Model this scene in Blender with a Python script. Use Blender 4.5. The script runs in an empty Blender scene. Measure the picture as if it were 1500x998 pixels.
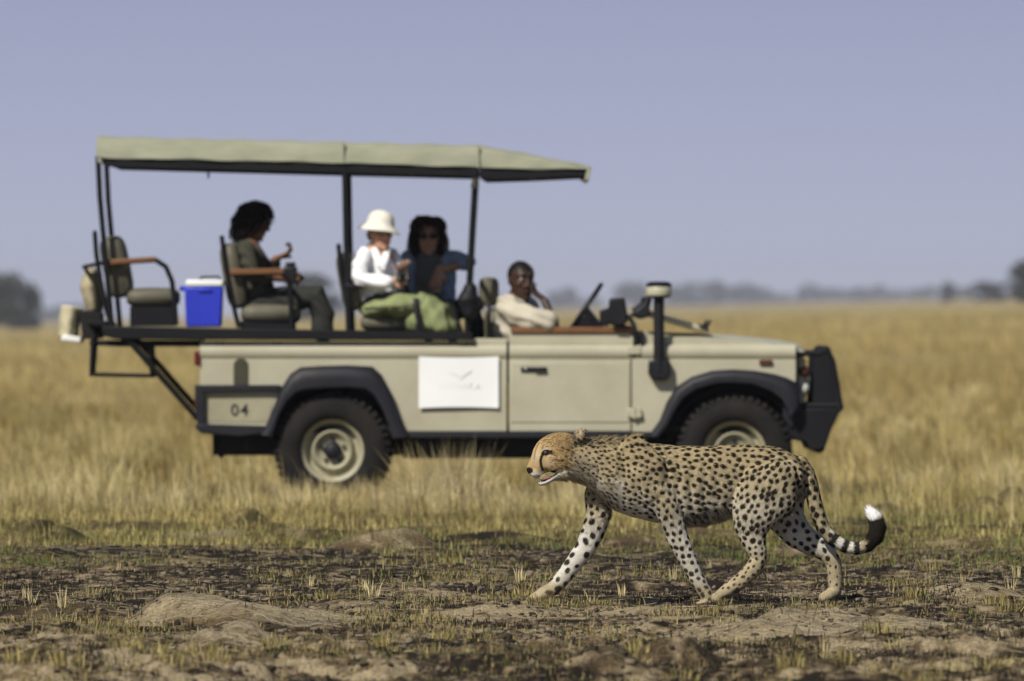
import bpy, bmesh, math, random
import numpy as np
from mathutils import Vector, Matrix, Euler
from mathutils.kdtree import KDTree

random.seed(7)
rng = np.random.default_rng(7)
SC = bpy.context.scene
COL = SC.collection
R = math.radians

# ---------------------------------------------------------------- camera
CAM_H = 1.30
FPX = 1500 * 400 / 36.0          # focal length in photo pixels (400 mm lens on 36 mm)
V0 = 464.0                       # eye level row
cam_d = bpy.data.cameras.new('camera')
cam_d.lens = 400
cam_d.sensor_width = 36
cam_d.clip_start = 0.5
cam_d.clip_end = 30000
cam_d.shift_y = (V0 - 499.0) / 1500.0
cam_d.dof.use_dof = True
cam_d.dof.focus_distance = 51.95
cam_d.dof.aperture_fstop = 6.3
cam_d.dof.aperture_blades = 9
cam = bpy.data.objects.new('camera', cam_d)
cam.location = (0, 0, CAM_H)
cam.rotation_euler = (R(90), 0, 0)
COL.objects.link(cam)
SC.camera = cam

# ---------------------------------------------------------------- sun and sky
SUN_DIR = Vector((-0.50, -0.72, 0.86)).normalized()     # towards the sun
SUN_ELEV = math.asin(SUN_DIR.z)
SUN_AZ = math.atan2(SUN_DIR.x, SUN_DIR.y)
sun_d = bpy.data.lights.new('sun', 'SUN')
sun_d.energy = 4.8
sun_d.angle = R(0.8)
sun_d.color = (1.0, 0.945, 0.84)
sun = bpy.data.objects.new('sun', sun_d)
sun.rotation_euler = (-SUN_DIR).to_track_quat('-Z', 'Y').to_euler()
sun.location = SUN_DIR * 60
COL.objects.link(sun)

world = bpy.data.worlds.new('World')
SC.world = world
world.use_nodes = True
wn, wl = world.node_tree.nodes, world.node_tree.links
wn.clear()
sky = wn.new('ShaderNodeTexSky')
sky.sky_type = 'NISHITA'
sky.sun_disc = False
sky.sun_elevation = SUN_ELEV
sky.sun_rotation = SUN_AZ
sky.altitude = 900
sky.air_density = 1.0
sky.dust_density = 2.0
sky.ozone_density = 1.5
bg = wn.new('ShaderNodeBackground')
bg.inputs['Strength'].default_value = 0.06
wo = wn.new('ShaderNodeOutputWorld')
# dust haze low over the plain: the sky fades into a lavender band all round the horizon
geo = wn.new('ShaderNodeNewGeometry')
sep = wn.new('ShaderNodeSeparateXYZ')
tc = wn.new('ShaderNodeTexCoord')
wl.new(tc.outputs['Generated'], sep.inputs[0])
ramp = wn.new('ShaderNodeValToRGB')
ramp.color_ramp.interpolation = 'EASE'
ramp.color_ramp.elements[0].position = 0.0
ramp.color_ramp.elements[0].color = (1, 1, 1, 1)
ramp.color_ramp.elements[1].position = 0.13
ramp.color_ramp.elements[1].color = (0, 0, 0, 1)
wl.new(sep.outputs['Z'], ramp.inputs[0])
low = wn.new('ShaderNodeValToRGB')        # lavender band itself, a little paler at the horizon
low.color_ramp.elements[0].position = 0.0
low.color_ramp.elements[0].color = (0.460, 0.500, 0.638, 1)
low.color_ramp.elements[1].position = 0.034
low.color_ramp.elements[1].color = (0.305, 0.332, 0.540, 1)
wl.new(sep.outputs['Z'], low.inputs[0])
gain = wn.new('ShaderNodeVectorMath')
gain.operation = 'SCALE'
gain.inputs['Scale'].default_value = 1.0 / 0.06
wl.new(low.outputs['Color'], gain.inputs[0])
mixw = wn.new('ShaderNodeMix')
mixw.data_type = 'RGBA'
wl.new(ramp.outputs['Color'], mixw.inputs['Factor'])
wl.new(sky.outputs['Color'], mixw.inputs['A'])
wl.new(gain.outputs['Vector'], mixw.inputs['B'])
wl.new(mixw.outputs['Result'], bg.inputs['Color'])
wl.new(bg.outputs['Background'], wo.inputs['Surface'])

SC.view_settings.view_transform = 'Standard'
SC.view_settings.look = 'None'
SC.view_settings.exposure = 0.0
SC.view_settings.gamma = 1.0
SC.cycles.use_denoising = True
SC.cycles.use_adaptive_sampling = False
SC.cycles.sample_clamp_indirect = 4
SC.cycles.max_bounces = 6
SC.cycles.diffuse_bounces = 3
SC.cycles.glossy_bounces = 3
SC.cycles.transparent_max_bounces = 8
SC.cycles.volume_bounces = 0

# ---------------------------------------------------------------- helpers
def lin(r, g, b):
    f = lambda c: (c / 255.0) / 12.92 if c / 255.0 <= 0.04045 else ((c / 255.0 + 0.055) / 1.055) ** 2.4
    return (f(r), f(g), f(b))

def Q(u, v, y):
    """world point that stands at depth y where the photo shows (u, v)"""
    return ((u - 750.0) * y / FPX, y, CAM_H + (V0 - v) * y / FPX)

def tag(o, label=None, cat=None, group=None, kind=None):
    if label: o['label'] = label
    if cat: o['category'] = cat
    if group: o['group'] = group
    if kind: o['kind'] = kind
    return o

BASE = {}
def empty(name, loc):
    o = bpy.data.objects.new(name, None)
    o.empty_display_size = 0.2
    o.location = loc
    COL.objects.link(o)
    BASE[o.name] = Vector(loc)
    return o

def link_mesh(name, me, mat=None, parent=None, world_verts=True):
    o = bpy.data.objects.new(name, me)
    COL.objects.link(o)
    if mat is not None:
        for m in (mat if isinstance(mat, (list, tuple)) else [mat]):
            me.materials.append(m)
    base = Vector((0, 0, 0))
    if parent is not None:
        o.parent = parent
        base = BASE.get(parent.name, base)
        if world_verts:
            me.transform(Matrix.Translation(-base))
    BASE[o.name] = base
    return o

def add_mod_bevel(o, w, seg=2):
    m = o.modifiers.new('bevel', 'BEVEL')
    m.width = w; m.segments = seg; m.limit_method = 'ANGLE'; m.angle_limit = R(40)
    m.harden_normals = False
    return o

class MB:
    def __init__(s):
        s.v = []; s.f = []
    def add(s, vs, fs):
        n = len(s.v)
        s.v += [tuple(p) for p in vs]
        s.f += [tuple(i + n for i in f) for f in fs]
        return s
    def box(s, x0, x1, y0, y1, z0, z1):
        vs = [(x, y, z) for x in (x0, x1) for y in (y0, y1) for z in (z0, z1)]
        return s.add(vs, [(0, 1, 3, 2), (4, 6, 7, 5), (0, 4, 5, 1), (2, 3, 7, 6), (0, 2, 6, 4), (1, 5, 7, 3)])
    def prism(s, poly, y0, y1):
        """poly: (x, z) outline, extruded from y0 to y1"""
        n = len(poly)
        a = sum(poly[i][0] * poly[(i + 1) % n][1] - poly[(i + 1) % n][0] * poly[i][1] for i in range(n))
        if a < 0: poly = poly[::-1]
        vs = [(x, y0, z) for x, z in poly] + [(x, y1, z) for x, z in poly]
        fs = [tuple(range(n)), tuple(range(2 * n - 1, n - 1, -1))]
        for i in range(n):
            j = (i + 1) % n
            fs.append((j, i, i + n, j + n))
        return s.add(vs, fs)
    def extrude_x(s, prof, x0, x1):
        """prof: (y, z) outline, extruded along x"""
        n = len(prof)
        vs = [(x0, y, z) for y, z in prof] + [(x1, y, z) for y, z in prof]
        fs = [tuple(range(n)), tuple(range(2 * n - 1, n - 1, -1))]
        for i in range(n):
            j = (i + 1) % n
            fs.append((j, i, i + n, j + n))
        return s.add(vs, fs)
    def tube(s, pts, r, seg=10, ref=(0, 1, 0), caps=True):
        """swept tube; r: number, list of numbers or list of (in-plane, along-ref) radii"""
        pts = [Vector(p) for p in pts]
        n = len(pts)
        if not isinstance(r, (list, tuple)): r = [r] * n
        ref = Vector(ref)
        vs, fs = [], []
        for i, p in enumerate(pts):
            if i == 0: t = pts[1] - pts[0]
            elif i == n - 1: t = pts[-1] - pts[-2]
            else: t = (pts[i + 1] - p).normalized() + (p - pts[i - 1]).normalized()
            if t.length < 1e-9: t = Vector((1, 0, 0))
            t.normalize()
            rf = ref if abs(t.dot(ref)) < 0.97 else (Vector((1, 0, 0)) if abs(t.x) < .9 else Vector((0, 0, 1)))
            a = t.cross(rf).normalized()
            b = a.cross(t).normalized()
            ri = r[i]
            ra, rb = ri if isinstance(ri, (list, tuple)) else (ri, ri)
            for k in range(seg):
                an = 2 * math.pi * k / seg
                vs.append(p + a * (ra * math.cos(an)) + b * (rb * math.sin(an)))
        for i in range(n - 1):
            for k in range(seg):
                k2 = (k + 1) % seg
                fs.append((i * seg + k, i * seg + k2, (i + 1) * seg + k2, (i + 1) * seg + k))
        if caps:
            fs.append(tuple(range(seg - 1, -1, -1)))
            fs.append(tuple((n - 1) * seg + k for k in range(seg)))
        return s.add(vs, fs)
    def rtube(s, pts, r, seg=12, ref=(0, 1, 0), steps=3):
        """tube with rounded (hemispherical) ends"""
        pts = [Vector(p) for p in pts]
        n = len(pts)
        if not isinstance(r, (list, tuple)): r = [r] * n
        r = [x if isinstance(x, (list, tuple)) else (x, x) for x in r]
        d0 = (pts[0] - pts[1]).normalized(); d1 = (pts[-1] - pts[-2]).normalized()
        P_, R_ = [], []
        for k in range(steps, 0, -1):
            a = math.pi / 2 * k / (steps + 0.35)
            P_.append(pts[0] + d0 * (min(r[0]) * math.sin(a))); R_.append((r[0][0] * math.cos(a), r[0][1] * math.cos(a)))
        P_ += pts; R_ += list(r)
        for k in range(1, steps + 1):
            a = math.pi / 2 * k / (steps + 0.35)
            P_.append(pts[-1] + d1 * (min(r[-1]) * math.sin(a))); R_.append((r[-1][0] * math.cos(a), r[-1][1] * math.cos(a)))
        return s.tube(P_, R_, seg, ref)
    def ball(s, c, rad, seg=14, rings=9, rot=None):
        rx, ry, rz = rad if isinstance(rad, (list, tuple)) else (rad, rad, rad)
        M = rot if rot is not None else Matrix.Identity(3)
        c = Vector(c)
        vs = [c + M @ Vector((0, 0, rz))]
        for i in range(1, rings):
            th = math.pi * i / rings
            for k in range(seg):
                ph = 2 * math.pi * k / seg
                vs.append(c + M @ Vector((rx * math.sin(th) * math.cos(ph), ry * math.sin(th) * math.sin(ph), rz * math.cos(th))))
        vs.append(c + M @ Vector((0, 0, -rz)))
        fs = []
        for k in range(seg):
            fs.append((0, 1 + k, 1 + (k + 1) % seg))
        for i in range(rings - 2):
            for k in range(seg):
                k2 = (k + 1) % seg
                fs.append((1 + i * seg + k, 1 + (i + 1) * seg + k, 1 + (i + 1) * seg + k2, 1 + i * seg + k2))
        last = len(vs) - 1; o = 1 + (rings - 2) * seg
        for k in range(seg):
            fs.append((o + k, last, o + (k + 1) % seg))
        return s.add(vs, fs)
    def loft(s, rings, caps=True):
        n = len(rings[0]); fs = []
        vs = [p for r_ in rings for p in r_]
        for i in range(len(rings) - 1):
            for k in range(n):
                k2 = (k + 1) % n
                fs.append((i * n + k, i * n + k2, (i + 1) * n + k2, (i + 1) * n + k))
        if caps:
            fs.append(tuple(range(n - 1, -1, -1)))
            fs.append(tuple((len(rings) - 1) * n + k for k in range(n)))
        return s.add(vs, fs)
    def lathe_y(s, c, prof, seg=40):
        """prof: (radius, y offset) list, revolved round the y axis through c; closed outline"""
        n = len(prof); vs = []; fs = []
        for k in range(seg):
            a = 2 * math.pi * k / seg
            for r_, dy in prof:
                vs.append((c[0] + r_ * math.cos(a), c[1] + dy, c[2] + r_ * math.sin(a)))
        for k in range(seg):
            k2 = (k + 1) % seg
            for i in range(n):
                j = (i + 1) % n
                fs.append((k * n + i, k * n + j, k2 * n + j, k2 * n + i))
        return s.add(vs, fs)
    def mesh(s, name, smooth=35):
        me = bpy.data.meshes.new(name)
        me.from_pydata(s.v, [], s.f)
        me.validate()
        bm = bmesh.new(); bm.from_mesh(me)
        bmesh.ops.recalc_face_normals(bm, faces=bm.faces)
        bm.to_mesh(me); bm.free()
        if smooth:
            me.polygons.foreach_set('use_smooth', [True] * len(me.polygons))
            if smooth < 180: me.set_sharp_from_angle(angle=R(smooth))
        return me
    def build(s, name, mat=None, parent=None, bevel=0, smooth=35, kind=None):
        o = link_mesh(name, s.mesh(name, smooth), mat, parent)
        if bevel: add_mod_bevel(o, bevel)
        if kind: o['kind'] = kind
        return o

def eval_mesh(o):
    dg = bpy.context.evaluated_depsgraph_get()
    return bpy.data.meshes.new_from_object(o.evaluated_get(dg))

def fuse(mb, voxel, smooth=4, factor=0.5):
    """one continuous surface out of overlapping closed shapes"""
    me = mb.mesh('fuse', 0)
    o = bpy.data.objects.new('fuse', me)
    COL.objects.link(o)
    m = o.modifiers.new('r', 'REMESH'); m.mode = 'VOXEL'; m.voxel_size = voxel; m.adaptivity = 0
    if smooth:
        m2 = o.modifiers.new('s', 'SMOOTH'); m2.factor = factor; m2.iterations = smooth
    out = eval_mesh(o)
    bpy.data.objects.remove(o); bpy.data.meshes.remove(me)
    out.polygons.foreach_set('use_smooth', [True] * len(out.polygons))
    return out

def get_co(me):
    a = np.empty(len(me.vertices) * 3, np.float32); me.vertices.foreach_get('co', a); return a.reshape(-1, 3).astype(np.float64)
def set_co(me, co):
    me.vertices.foreach_set('co', np.asarray(co, np.float32).ravel()); me.update()
def get_no(me):
    a = np.empty(len(me.vertices) * 3, np.float32); me.vertex_normals.foreach_get('vector', a); return a.reshape(-1, 3).astype(np.float64)
def set_col(me, col, name='col'):
    at = me.attributes.new(name, 'FLOAT_COLOR', 'POINT')
    c = np.ones((len(me.vertices), 4), np.float32); c[:, :3] = col
    at.data.foreach_set('color', c.ravel())

def raw_mesh(name, v, loops, starts, totals=None):
    """mesh straight from numpy arrays"""
    me = bpy.data.meshes.new(name)
    me.vertices.add(len(v)); me.vertices.foreach_set('co', np.asarray(v, np.float32).ravel())
    me.loops.add(len(loops)); me.loops.foreach_set('vertex_index', np.asarray(loops, np.int32))
    me.polygons.add(len(starts)); me.polygons.foreach_set('loop_start', np.asarray(starts, np.int32))
    me.update(calc_edges=True)
    me.validate()
    return me

def tri_mesh(name, v, tris):
    t = np.asarray(tris, np.int32)
    return raw_mesh(name, v, t.ravel(), np.arange(len(t)) * 3)

def hash2(ix, iy, seed):
    h = (ix.astype(np.int64) * 374761393 + iy.astype(np.int64) * 668265263 + seed * 1442695041) & 0xFFFFFFFF
    h = ((h ^ (h >> 13)) * 1274126177) & 0xFFFFFFFF
    return ((h ^ (h >> 16)) & 0xFFFFFF) / float(0xFFFFFF)
def vnoise(x, y, seed=0):
    ix = np.floor(x); iy = np.floor(y); fx = x - ix; fy = y - iy
    ux = fx * fx * fx * (fx * (fx * 6 - 15) + 10); uy = fy * fy * fy * (fy * (fy * 6 - 15) + 10)
    ix = ix.astype(np.int64); iy = iy.astype(np.int64)
    a = hash2(ix, iy, seed); b = hash2(ix + 1, iy, seed); c = hash2(ix, iy + 1, seed); d = hash2(ix + 1, iy + 1, seed)
    return (a + (b - a) * ux) * (1 - uy) + (c + (d - c) * ux) * uy
def fbm(x, y, seed=0, octv=4, gain=0.5):
    s = 0; a = 1; t = 0
    for i in range(octv):
        s = s + a * vnoise(x * 2 ** i + 17.3 * i, y * 2 ** i - 9.1 * i, seed + i); t += a; a *= gain
    return s / t * 2 - 1
def sstep(a, b, x):
    t = np.clip((x - a) / (b - a), 0, 1); return t * t * (3 - 2 * t)
def noise3(p, s, seed=0):
    """cheap smooth 3-D noise from three 2-D slices"""
    q = p * s
    return (vnoise(q[:, 0] + 3.1, q[:, 2] + .37 * q[:, 1], seed) + vnoise(q[:, 1] + 7.7, q[:, 0] + .41 * q[:, 2], seed + 5) + vnoise(q[:, 2] - 2.2, q[:, 1] + .29 * q[:, 0], seed + 9)) / 1.5 - 1

# ---------------------------------------------------------------- materials
def nodes_of(name):
    m = bpy.data.materials.new(name); m.use_nodes = True
    nt = m.node_tree
    return m, nt, nt.nodes, nt.links, nt.nodes['Principled BSDF']

def mat(name, col, rough=0.6, metal=0.0, var=0.12, scale=6.0, bump=0.0, bscale=60.0, spec=0.4, dust=0.0, coat=0.0, dustcol=(0.25, 0.19, 0.11), stretch=(1, 1, 1), sheen=0.0):
    m, nt, N, L, b = nodes_of(name)
    tc = N.new('ShaderNodeTexCoord')
    mp = N.new('ShaderNodeMapping'); mp.inputs['Scale'].default_value = stretch
    L.new(tc.outputs['Object'], mp.inputs[0])
    n = N.new('ShaderNodeTexNoise'); n.inputs['Scale'].default_value = scale; n.inputs['Detail'].default_value = 5; n.inputs['Roughness'].default_value = 0.6
    L.new(mp.outputs[0], n.inputs['Vector'])
    r = N.new('ShaderNodeValToRGB')
    r.color_ramp.elements[0].position = 0.3; r.color_ramp.elements[1].position = 0.7
    r.color_ramp.elements[0].color = (*[c * (1 - var) for c in col], 1)
    r.color_ramp.elements[1].color = (*[min(1, c * (1 + var)) for c in col], 1)
    L.new(n.outputs['Fac'], r.inputs[0])
    src = r.outputs['Color']
    if dust > 0:
        n2 = N.new('ShaderNodeTexNoise'); n2.inputs['Scale'].default_value = 2.3; n2.inputs['Detail'].default_value = 8; n2.inputs['Roughness'].default_value = 0.7
        L.new(tc.outputs['Object'], n2.inputs['Vector'])
        r2 = N.new('ShaderNodeValToRGB'); r2.color_ramp.elements[0].position = 0.42; r2.color_ramp.elements[1].position = 0.75
        r2.color_ramp.elements[0].color = (0, 0, 0, 1); r2.color_ramp.elements[1].color = (dust, dust, dust, 1)
        L.new(n2.outputs['Fac'], r2.inputs[0])
        mx = N.new('ShaderNodeMix'); mx.data_type = 'RGBA'
        L.new(r2.outputs['Color'], mx.inputs['Factor']); L.new(src, mx.inputs['A']); mx.inputs['B'].default_value = (*dustcol, 1)
        src = mx.outputs['Result']
    L.new(src, b.inputs['Base Color'])
    b.inputs['Roughness'].default_value = rough; b.inputs['Metallic'].default_value = metal
    b.inputs['Specular IOR Level'].default_value = spec
    if coat: b.inputs['Coat Weight'].default_value = coat; b.inputs['Coat Roughness'].default_value = 0.15
    if sheen: b.inputs['Sheen Weight'].default_value = sheen
    if bump:
        n3 = N.new('ShaderNodeTexNoise'); n3.inputs['Scale'].default_value = bscale; n3.inputs['Detail'].default_value = 4
        L.new(mp.outputs[0], n3.inputs['Vector'])
        bp = N.new('ShaderNodeBump'); bp.inputs['Strength'].default_value = bump; bp.inputs['Distance'].default_value = 0.01
        L.new(n3.outputs['Fac'], bp.inputs['Height']); L.new(bp.outputs[0], b.inputs['Normal'])
    return m

def attr_mat(name, rough=0.7, spec=0.3, attr='col', trans=0.0, noise=0.0, nscale=40.0, sub=0.0, sheen=0.0):
    """material whose colour is stored on the mesh"""
    m, nt, N, L, b = nodes_of(name)
    a = N.new('ShaderNodeAttribute'); a.attribute_name = attr
    src = a.outputs['Color']
    if noise:
        tc = N.new('ShaderNodeTexCoord'); n = N.new('ShaderNodeTexNoise'); n.inputs['Scale'].default_value = nscale; n.inputs['Detail'].default_value = 3
        L.new(tc.outputs['Object'], n.inputs['Vector'])
        mr = N.new('ShaderNodeMapRange'); mr.inputs['To Min'].default_value = 1 - noise; mr.inputs['To Max'].default_value = 1 + noise
        L.new(n.outputs['Fac'], mr.inputs['Value'])
        vm = N.new('ShaderNodeVectorMath'); vm.operation = 'SCALE'
        L.new(src, vm.inputs[0]); L.new(mr.outputs[0], vm.inputs['Scale']); src = vm.outputs[0]
    L.new(src, b.inputs['Base Color'])
    b.inputs['Roughness'].default_value = rough; b.inputs['Specular IOR Level'].default_value = spec
    if sub: b.inputs['Subsurface Weight'].default_value = sub; b.inputs['Subsurface Radius'].default_value = (.01, .004, .002)
    if sheen: b.inputs['Sheen Weight'].default_value = sheen
    if trans:
        out = N['Material Output']
        tl = N.new('ShaderNodeBsdfTranslucent'); L.new(src, tl.inputs['Color'])
        ms = N.new('ShaderNodeMixShader'); ms.inputs[0].default_value = trans
        L.new(b.outputs[0], ms.inputs[1]); L.new(tl.outputs[0], ms.inputs[2]); L.new(ms.outputs[0], out.inputs['Surface'])
    return m

M = {}
M['cream'] = mat('cream paint', (0.44, 0.42, 0.315), 0.42, var=0.05, scale=3, spec=0.45, dust=0.42, dustcol=(0.29, 0.24, 0.16))
M['cream_dull'] = mat('cream wheel paint', (0.34, 0.32, 0.22), 0.5, var=0.1, scale=9, dust=0.5, dustcol=(0.2, 0.16, 0.10))
M['black_metal'] = mat('black steel', (0.004, 0.0045, 0.007), 0.6, var=0.2, scale=9, spec=.25, dust=0.05, dustcol=(0.10, 0.085, 0.06))
M['black_plastic'] = mat('black plastic', (0.008, 0.008, 0.012), 0.55, var=0.2, scale=9, spec=.25, dust=0.06, dustcol=(0.10, 0.085, 0.06))
M['flare'] = mat('charcoal plastic', (0.010, 0.010, 0.016), 0.55, var=0.15, scale=7, spec=.3, dust=0.10, dustcol=(0.10, 0.085, 0.06))
M['rubber'] = mat('tyre rubber', (0.011, 0.0105, 0.0105), 0.9, var=0.25, scale=12, spec=.2, dust=0.45, dustcol=(0.05, 0.042, 0.032), bump=0.3)
M['under'] = mat('underbody', (0.008, 0.008, 0.008), 0.9, var=0.3)
M['canvas'] = mat('khaki canvas', (0.305, 0.315, 0.235), 0.85, var=0.14, scale=5, bump=0.25, bscale=25, spec=0.15, dust=0.35, dustcol=(0.42, 0.40, 0.30), stretch=(0.5, 1, 2))
M['vinyl'] = mat('olive vinyl', (0.105, 0.100, 0.072), 0.6, var=0.15, scale=8, bump=0.12, bscale=40, dust=0.3)
M['wood'] = mat('brown wood', (0.17, 0.075, 0.030), 0.55, var=0.35, scale=14, stretch=(0.6, 6, 8))
M['white_print'] = mat('white vinyl sheet', (0.86, 0.87, 0.88), 0.35, var=0.015, scale=5)
M['faint_grey'] = mat('faint grey print', (0.79, 0.81, 0.83), 0.5, var=0.02)
M['faint_tan'] = mat('faint tan print', (0.78, 0.76, 0.735), 0.5, var=0.02)
M['number'] = mat('black print', (0.015, 0.014, 0.013), 0.6)
M['cooler_blue'] = mat('blue plastic', (0.028, 0.045, 0.50), 0.4, var=0.06, scale=5)
M['cooler_white'] = mat('white plastic', (0.80, 0.81, 0.80), 0.45, var=0.03)
M['lens_orange'] = mat('orange lens', (0.09, 0.030, 0.012), 0.25, var=0.1)
M['lens_red'] = mat('red lens', (0.10, 0.010, 0.009), 0.25, var=0.1)
M['olive_recess'] = mat('dark olive recess', (0.05, 0.046, 0.026), 0.7, var=0.15)
M['steel'] = mat('dull steel', (0.45, 0.45, 0.46), 0.35, metal=1.0, var=0.1)
M['glass'] = mat('lamp glass', (0.55, 0.56, 0.52), 0.08, var=0.02, spec=0.8)
M['tan_canvas'] = mat('tan canvas', (0.36, 0.31, 0.20), 0.9, var=0.2, scale=14, bump=0.4, bscale=30)
M['cream_roll'] = mat('cream canvas roll', (0.50, 0.45, 0.30), 0.85, var=0.2, scale=16, bump=0.4, bscale=40)
# ---------------------------------------------------------------- ground
def rowY(v):
    return CAM_H * FPX / (v - V0)
def half(y):
    return 750.0 * y / FPX

MOUNDS = []     # x, y, rx, ry, height, paleness
def mound(u, vb, hw, hpx, pale, ry=None, D=None):
    y = rowY(vb) if D is None else D
    s = y / FPX
    MOUNDS.append(((u - 750) * s, y + 0.45, hw * s, ry or max(0.35, hw * s * 1.3), hpx * s, pale))
mound(258, 921, 78, 33, 1.0); mound(352, 923, 95, 25, 1.0); mound(430, 918, 80, 12, .8)
mound(350, 958, 80, 38, .8); mound(1090, 937, 100, 25, .9); mound(1190, 930, 130, 27, .8); mound(1310, 925, 90, 18, .6)
mound(992, 979, 62, 44, .25); mound(560, 992, 70, 22, .5); mound(690, 976, 60, 18, .5); mound(470, 969, 60, 16, .5)
mound(800, 952, 50, 14, .5); mound(640, 935, 70, 12, .6); mound(60, 968, 70, 16, .3); mound(170, 985, 60, 14, .4)
mound(900, 990, 60, 30, .3); mound(1180, 985, 120, 20, .3); mound(1400, 960, 120, 22, .5); mound(745, 905, 90, 16, .6); mound(640, 880, 110, 12, .6)
mound(930, 905, 70, 14, .5); mound(1440, 880, 110, 18, .7); mound(100, 905, 90, 12, .3)
mound(48, 792, 52, 30, -.8); mound(90, 795, 40, 20, -.6); mound(545, 808, 62, 30, .8); mound(600, 806, 50, 24, .5); mound(360, 768, 34, 20, -.3)
mound(1446, 752, 40, 24, -.5); mound(1492, 745, 40, 28, -.6); mound(1300, 752, 34, 18, -.4); mound(1175, 818, 42, 20, .8); mound(420, 790, 60, 14, .5)
mound(930, 800, 60, 16, .4); mound(290, 792, 90, 9, .75); mound(720, 792, 80, 9, -.7); mound(1010, 782, 90, 9, .6); mound(1390, 778, 100, 9, -.7); mound(1440, 800, 90, 9, .5); mound(200, 776, 70, 9, -.7); mound(480, 786, 60, 8, -.8); mound(640, 778, 70, 8, .5); mound(840, 785, 60, 8, -.6); mound(1260, 792, 70, 8, -.5); mound(420, 822, 60, 8, -.8); mound(860, 822, 70, 8, -.7); mound(1000, 818, 60, 8, -.6); mound(620, 815, 50, 8, -.8); mound(150, 812, 60, 10, -.9); mound(70, 822, 40, 10, -.9); mound(330, 790, 40, 12, .4)

def base_z(x, y):
    far = np.maximum(0, y - 90.0) * (14.0 / FPX)
    w = sstep(85, 320, y)
    lim = half(y) * 1.7 + 4
    return far + 0.0245 * np.clip(x, -lim, lim) * w

def gz(x, y):
    x = np.asarray(x, float); y = np.asarray(y, float)
    z = base_z(x, y)
    near = 1 - sstep(58, 66, y)
    fore = 1 - sstep(44, 49, y)
    amp = 0.012 + 0.020 * near + 0.020 * fore
    fade = 1 - sstep(200, 700, y)
    z = z + fade * amp * 1.3 * fbm(x * 1.5, y * .9, 3, 4)
    z = z + near * (0.007 + .030 * fore) * fbm(x * 5.5, y * 2.6, 11, 4) + near * (.0085 + .012 * fore) * fbm(x * 21, y * 10, 21, 3)
    for mx, my, rx, ry, h, p in MOUNDS:
        q = ((x - mx) / rx) ** 2 + ((y - my) / ry) ** 2
        sel = q < 4
        if np.any(sel):
            wob = 1 + .35 * fbm(x[sel] * 3.5, y[sel] * 2.5, 31, 3)
            z[sel] += h * wob * np.exp(-1.6 * q[sel] ** 1.3)
    return z
def gz1(x, y):
    return float(gz(np.array([x]), np.array([y]))[0])

def ground_col(x, y):
    """soil colour: burnt patches, pale dust, straw mat; contrast pushed to stand in for fine shadows"""
    n1 = fbm(x * .9, y * .35, 41, 4); n2 = fbm(x * 4.5, y * 1.6, 43, 4); n3 = fbm(x * 16, y * 7, 47, 3)
    pale = np.zeros_like(x)
    for mx, my, rx, ry, h, p in MOUNDS:
        q = ((x - mx) / (rx * 1.05)) ** 2 + ((y - my) / (ry * 1.05)) ** 2
        pale = pale + p * np.exp(-q ** 1.5)
    t = np.clip(.40 + .50 * n1 + .70 * n2 + .75 * n3, 0, 1)
    burnt = np.array([0.017, 0.0125, 0.0085]); mid = np.array([0.132, 0.094, 0.050]); dust = np.array([0.30, 0.240, 0.148])
    green = np.array([0.085, 0.080, 0.026]); straw = np.array([0.255, 0.195, 0.080]); gold = np.array([0.375, 0.295, 0.130])
    fore = 1 - sstep(43, 50, y)
    t = np.clip(t + .14 * fore - .10 * np.exp(-((y - 57.5) / 4.5) ** 2), 0, 1)
    t = np.clip(t + .55 * (t - .46), 0, 1)  # wider tone contrast puts the small shadows of rough soil into the colour
    tt = np.clip(t + .85 * np.clip(pale, -1, 1), 0, 1)[:, None]
    c = np.where(tt < .5, burnt + (mid - burnt) * tt * 2, mid + (dust - mid) * (tt * 2 - 1))
    g = (sstep(58.0, 69.0, y + 13 * n1 + 8 * n2) * (1 - .75 * np.clip(np.abs(pale), 0, 1)))[:, None]
    k = (.7 * sstep(.2, .9, .5 + n2))[:, None]
    c2 = green * (1 - k) + straw * k
    c = c * (1 - g * .75) + c2 * g * .75
    f = sstep(74, 92, y + 6 * n1)[:, None] * (1 - .6 * np.clip(np.abs(pale), 0, 1))[:, None]
    c = c * (1 - f) + straw * f
    # far field: long streaks of paler and greener grass
    s1 = fbm(x * .06 + 5, y * .012, 51, 4); s2 = fbm(x * .02 + 5, y * .004, 57, 3)
    ff = sstep(110, 380, y)[:, None]
    kk = np.clip(.5 + .8 * s1 + .5 * s2, 0, 1)[:, None]
    olive = np.array([0.26, 0.212, 0.088])
    c = c * (1 - ff) + (olive * (1 - kk) + gold * kk) * ff
    return c

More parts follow.
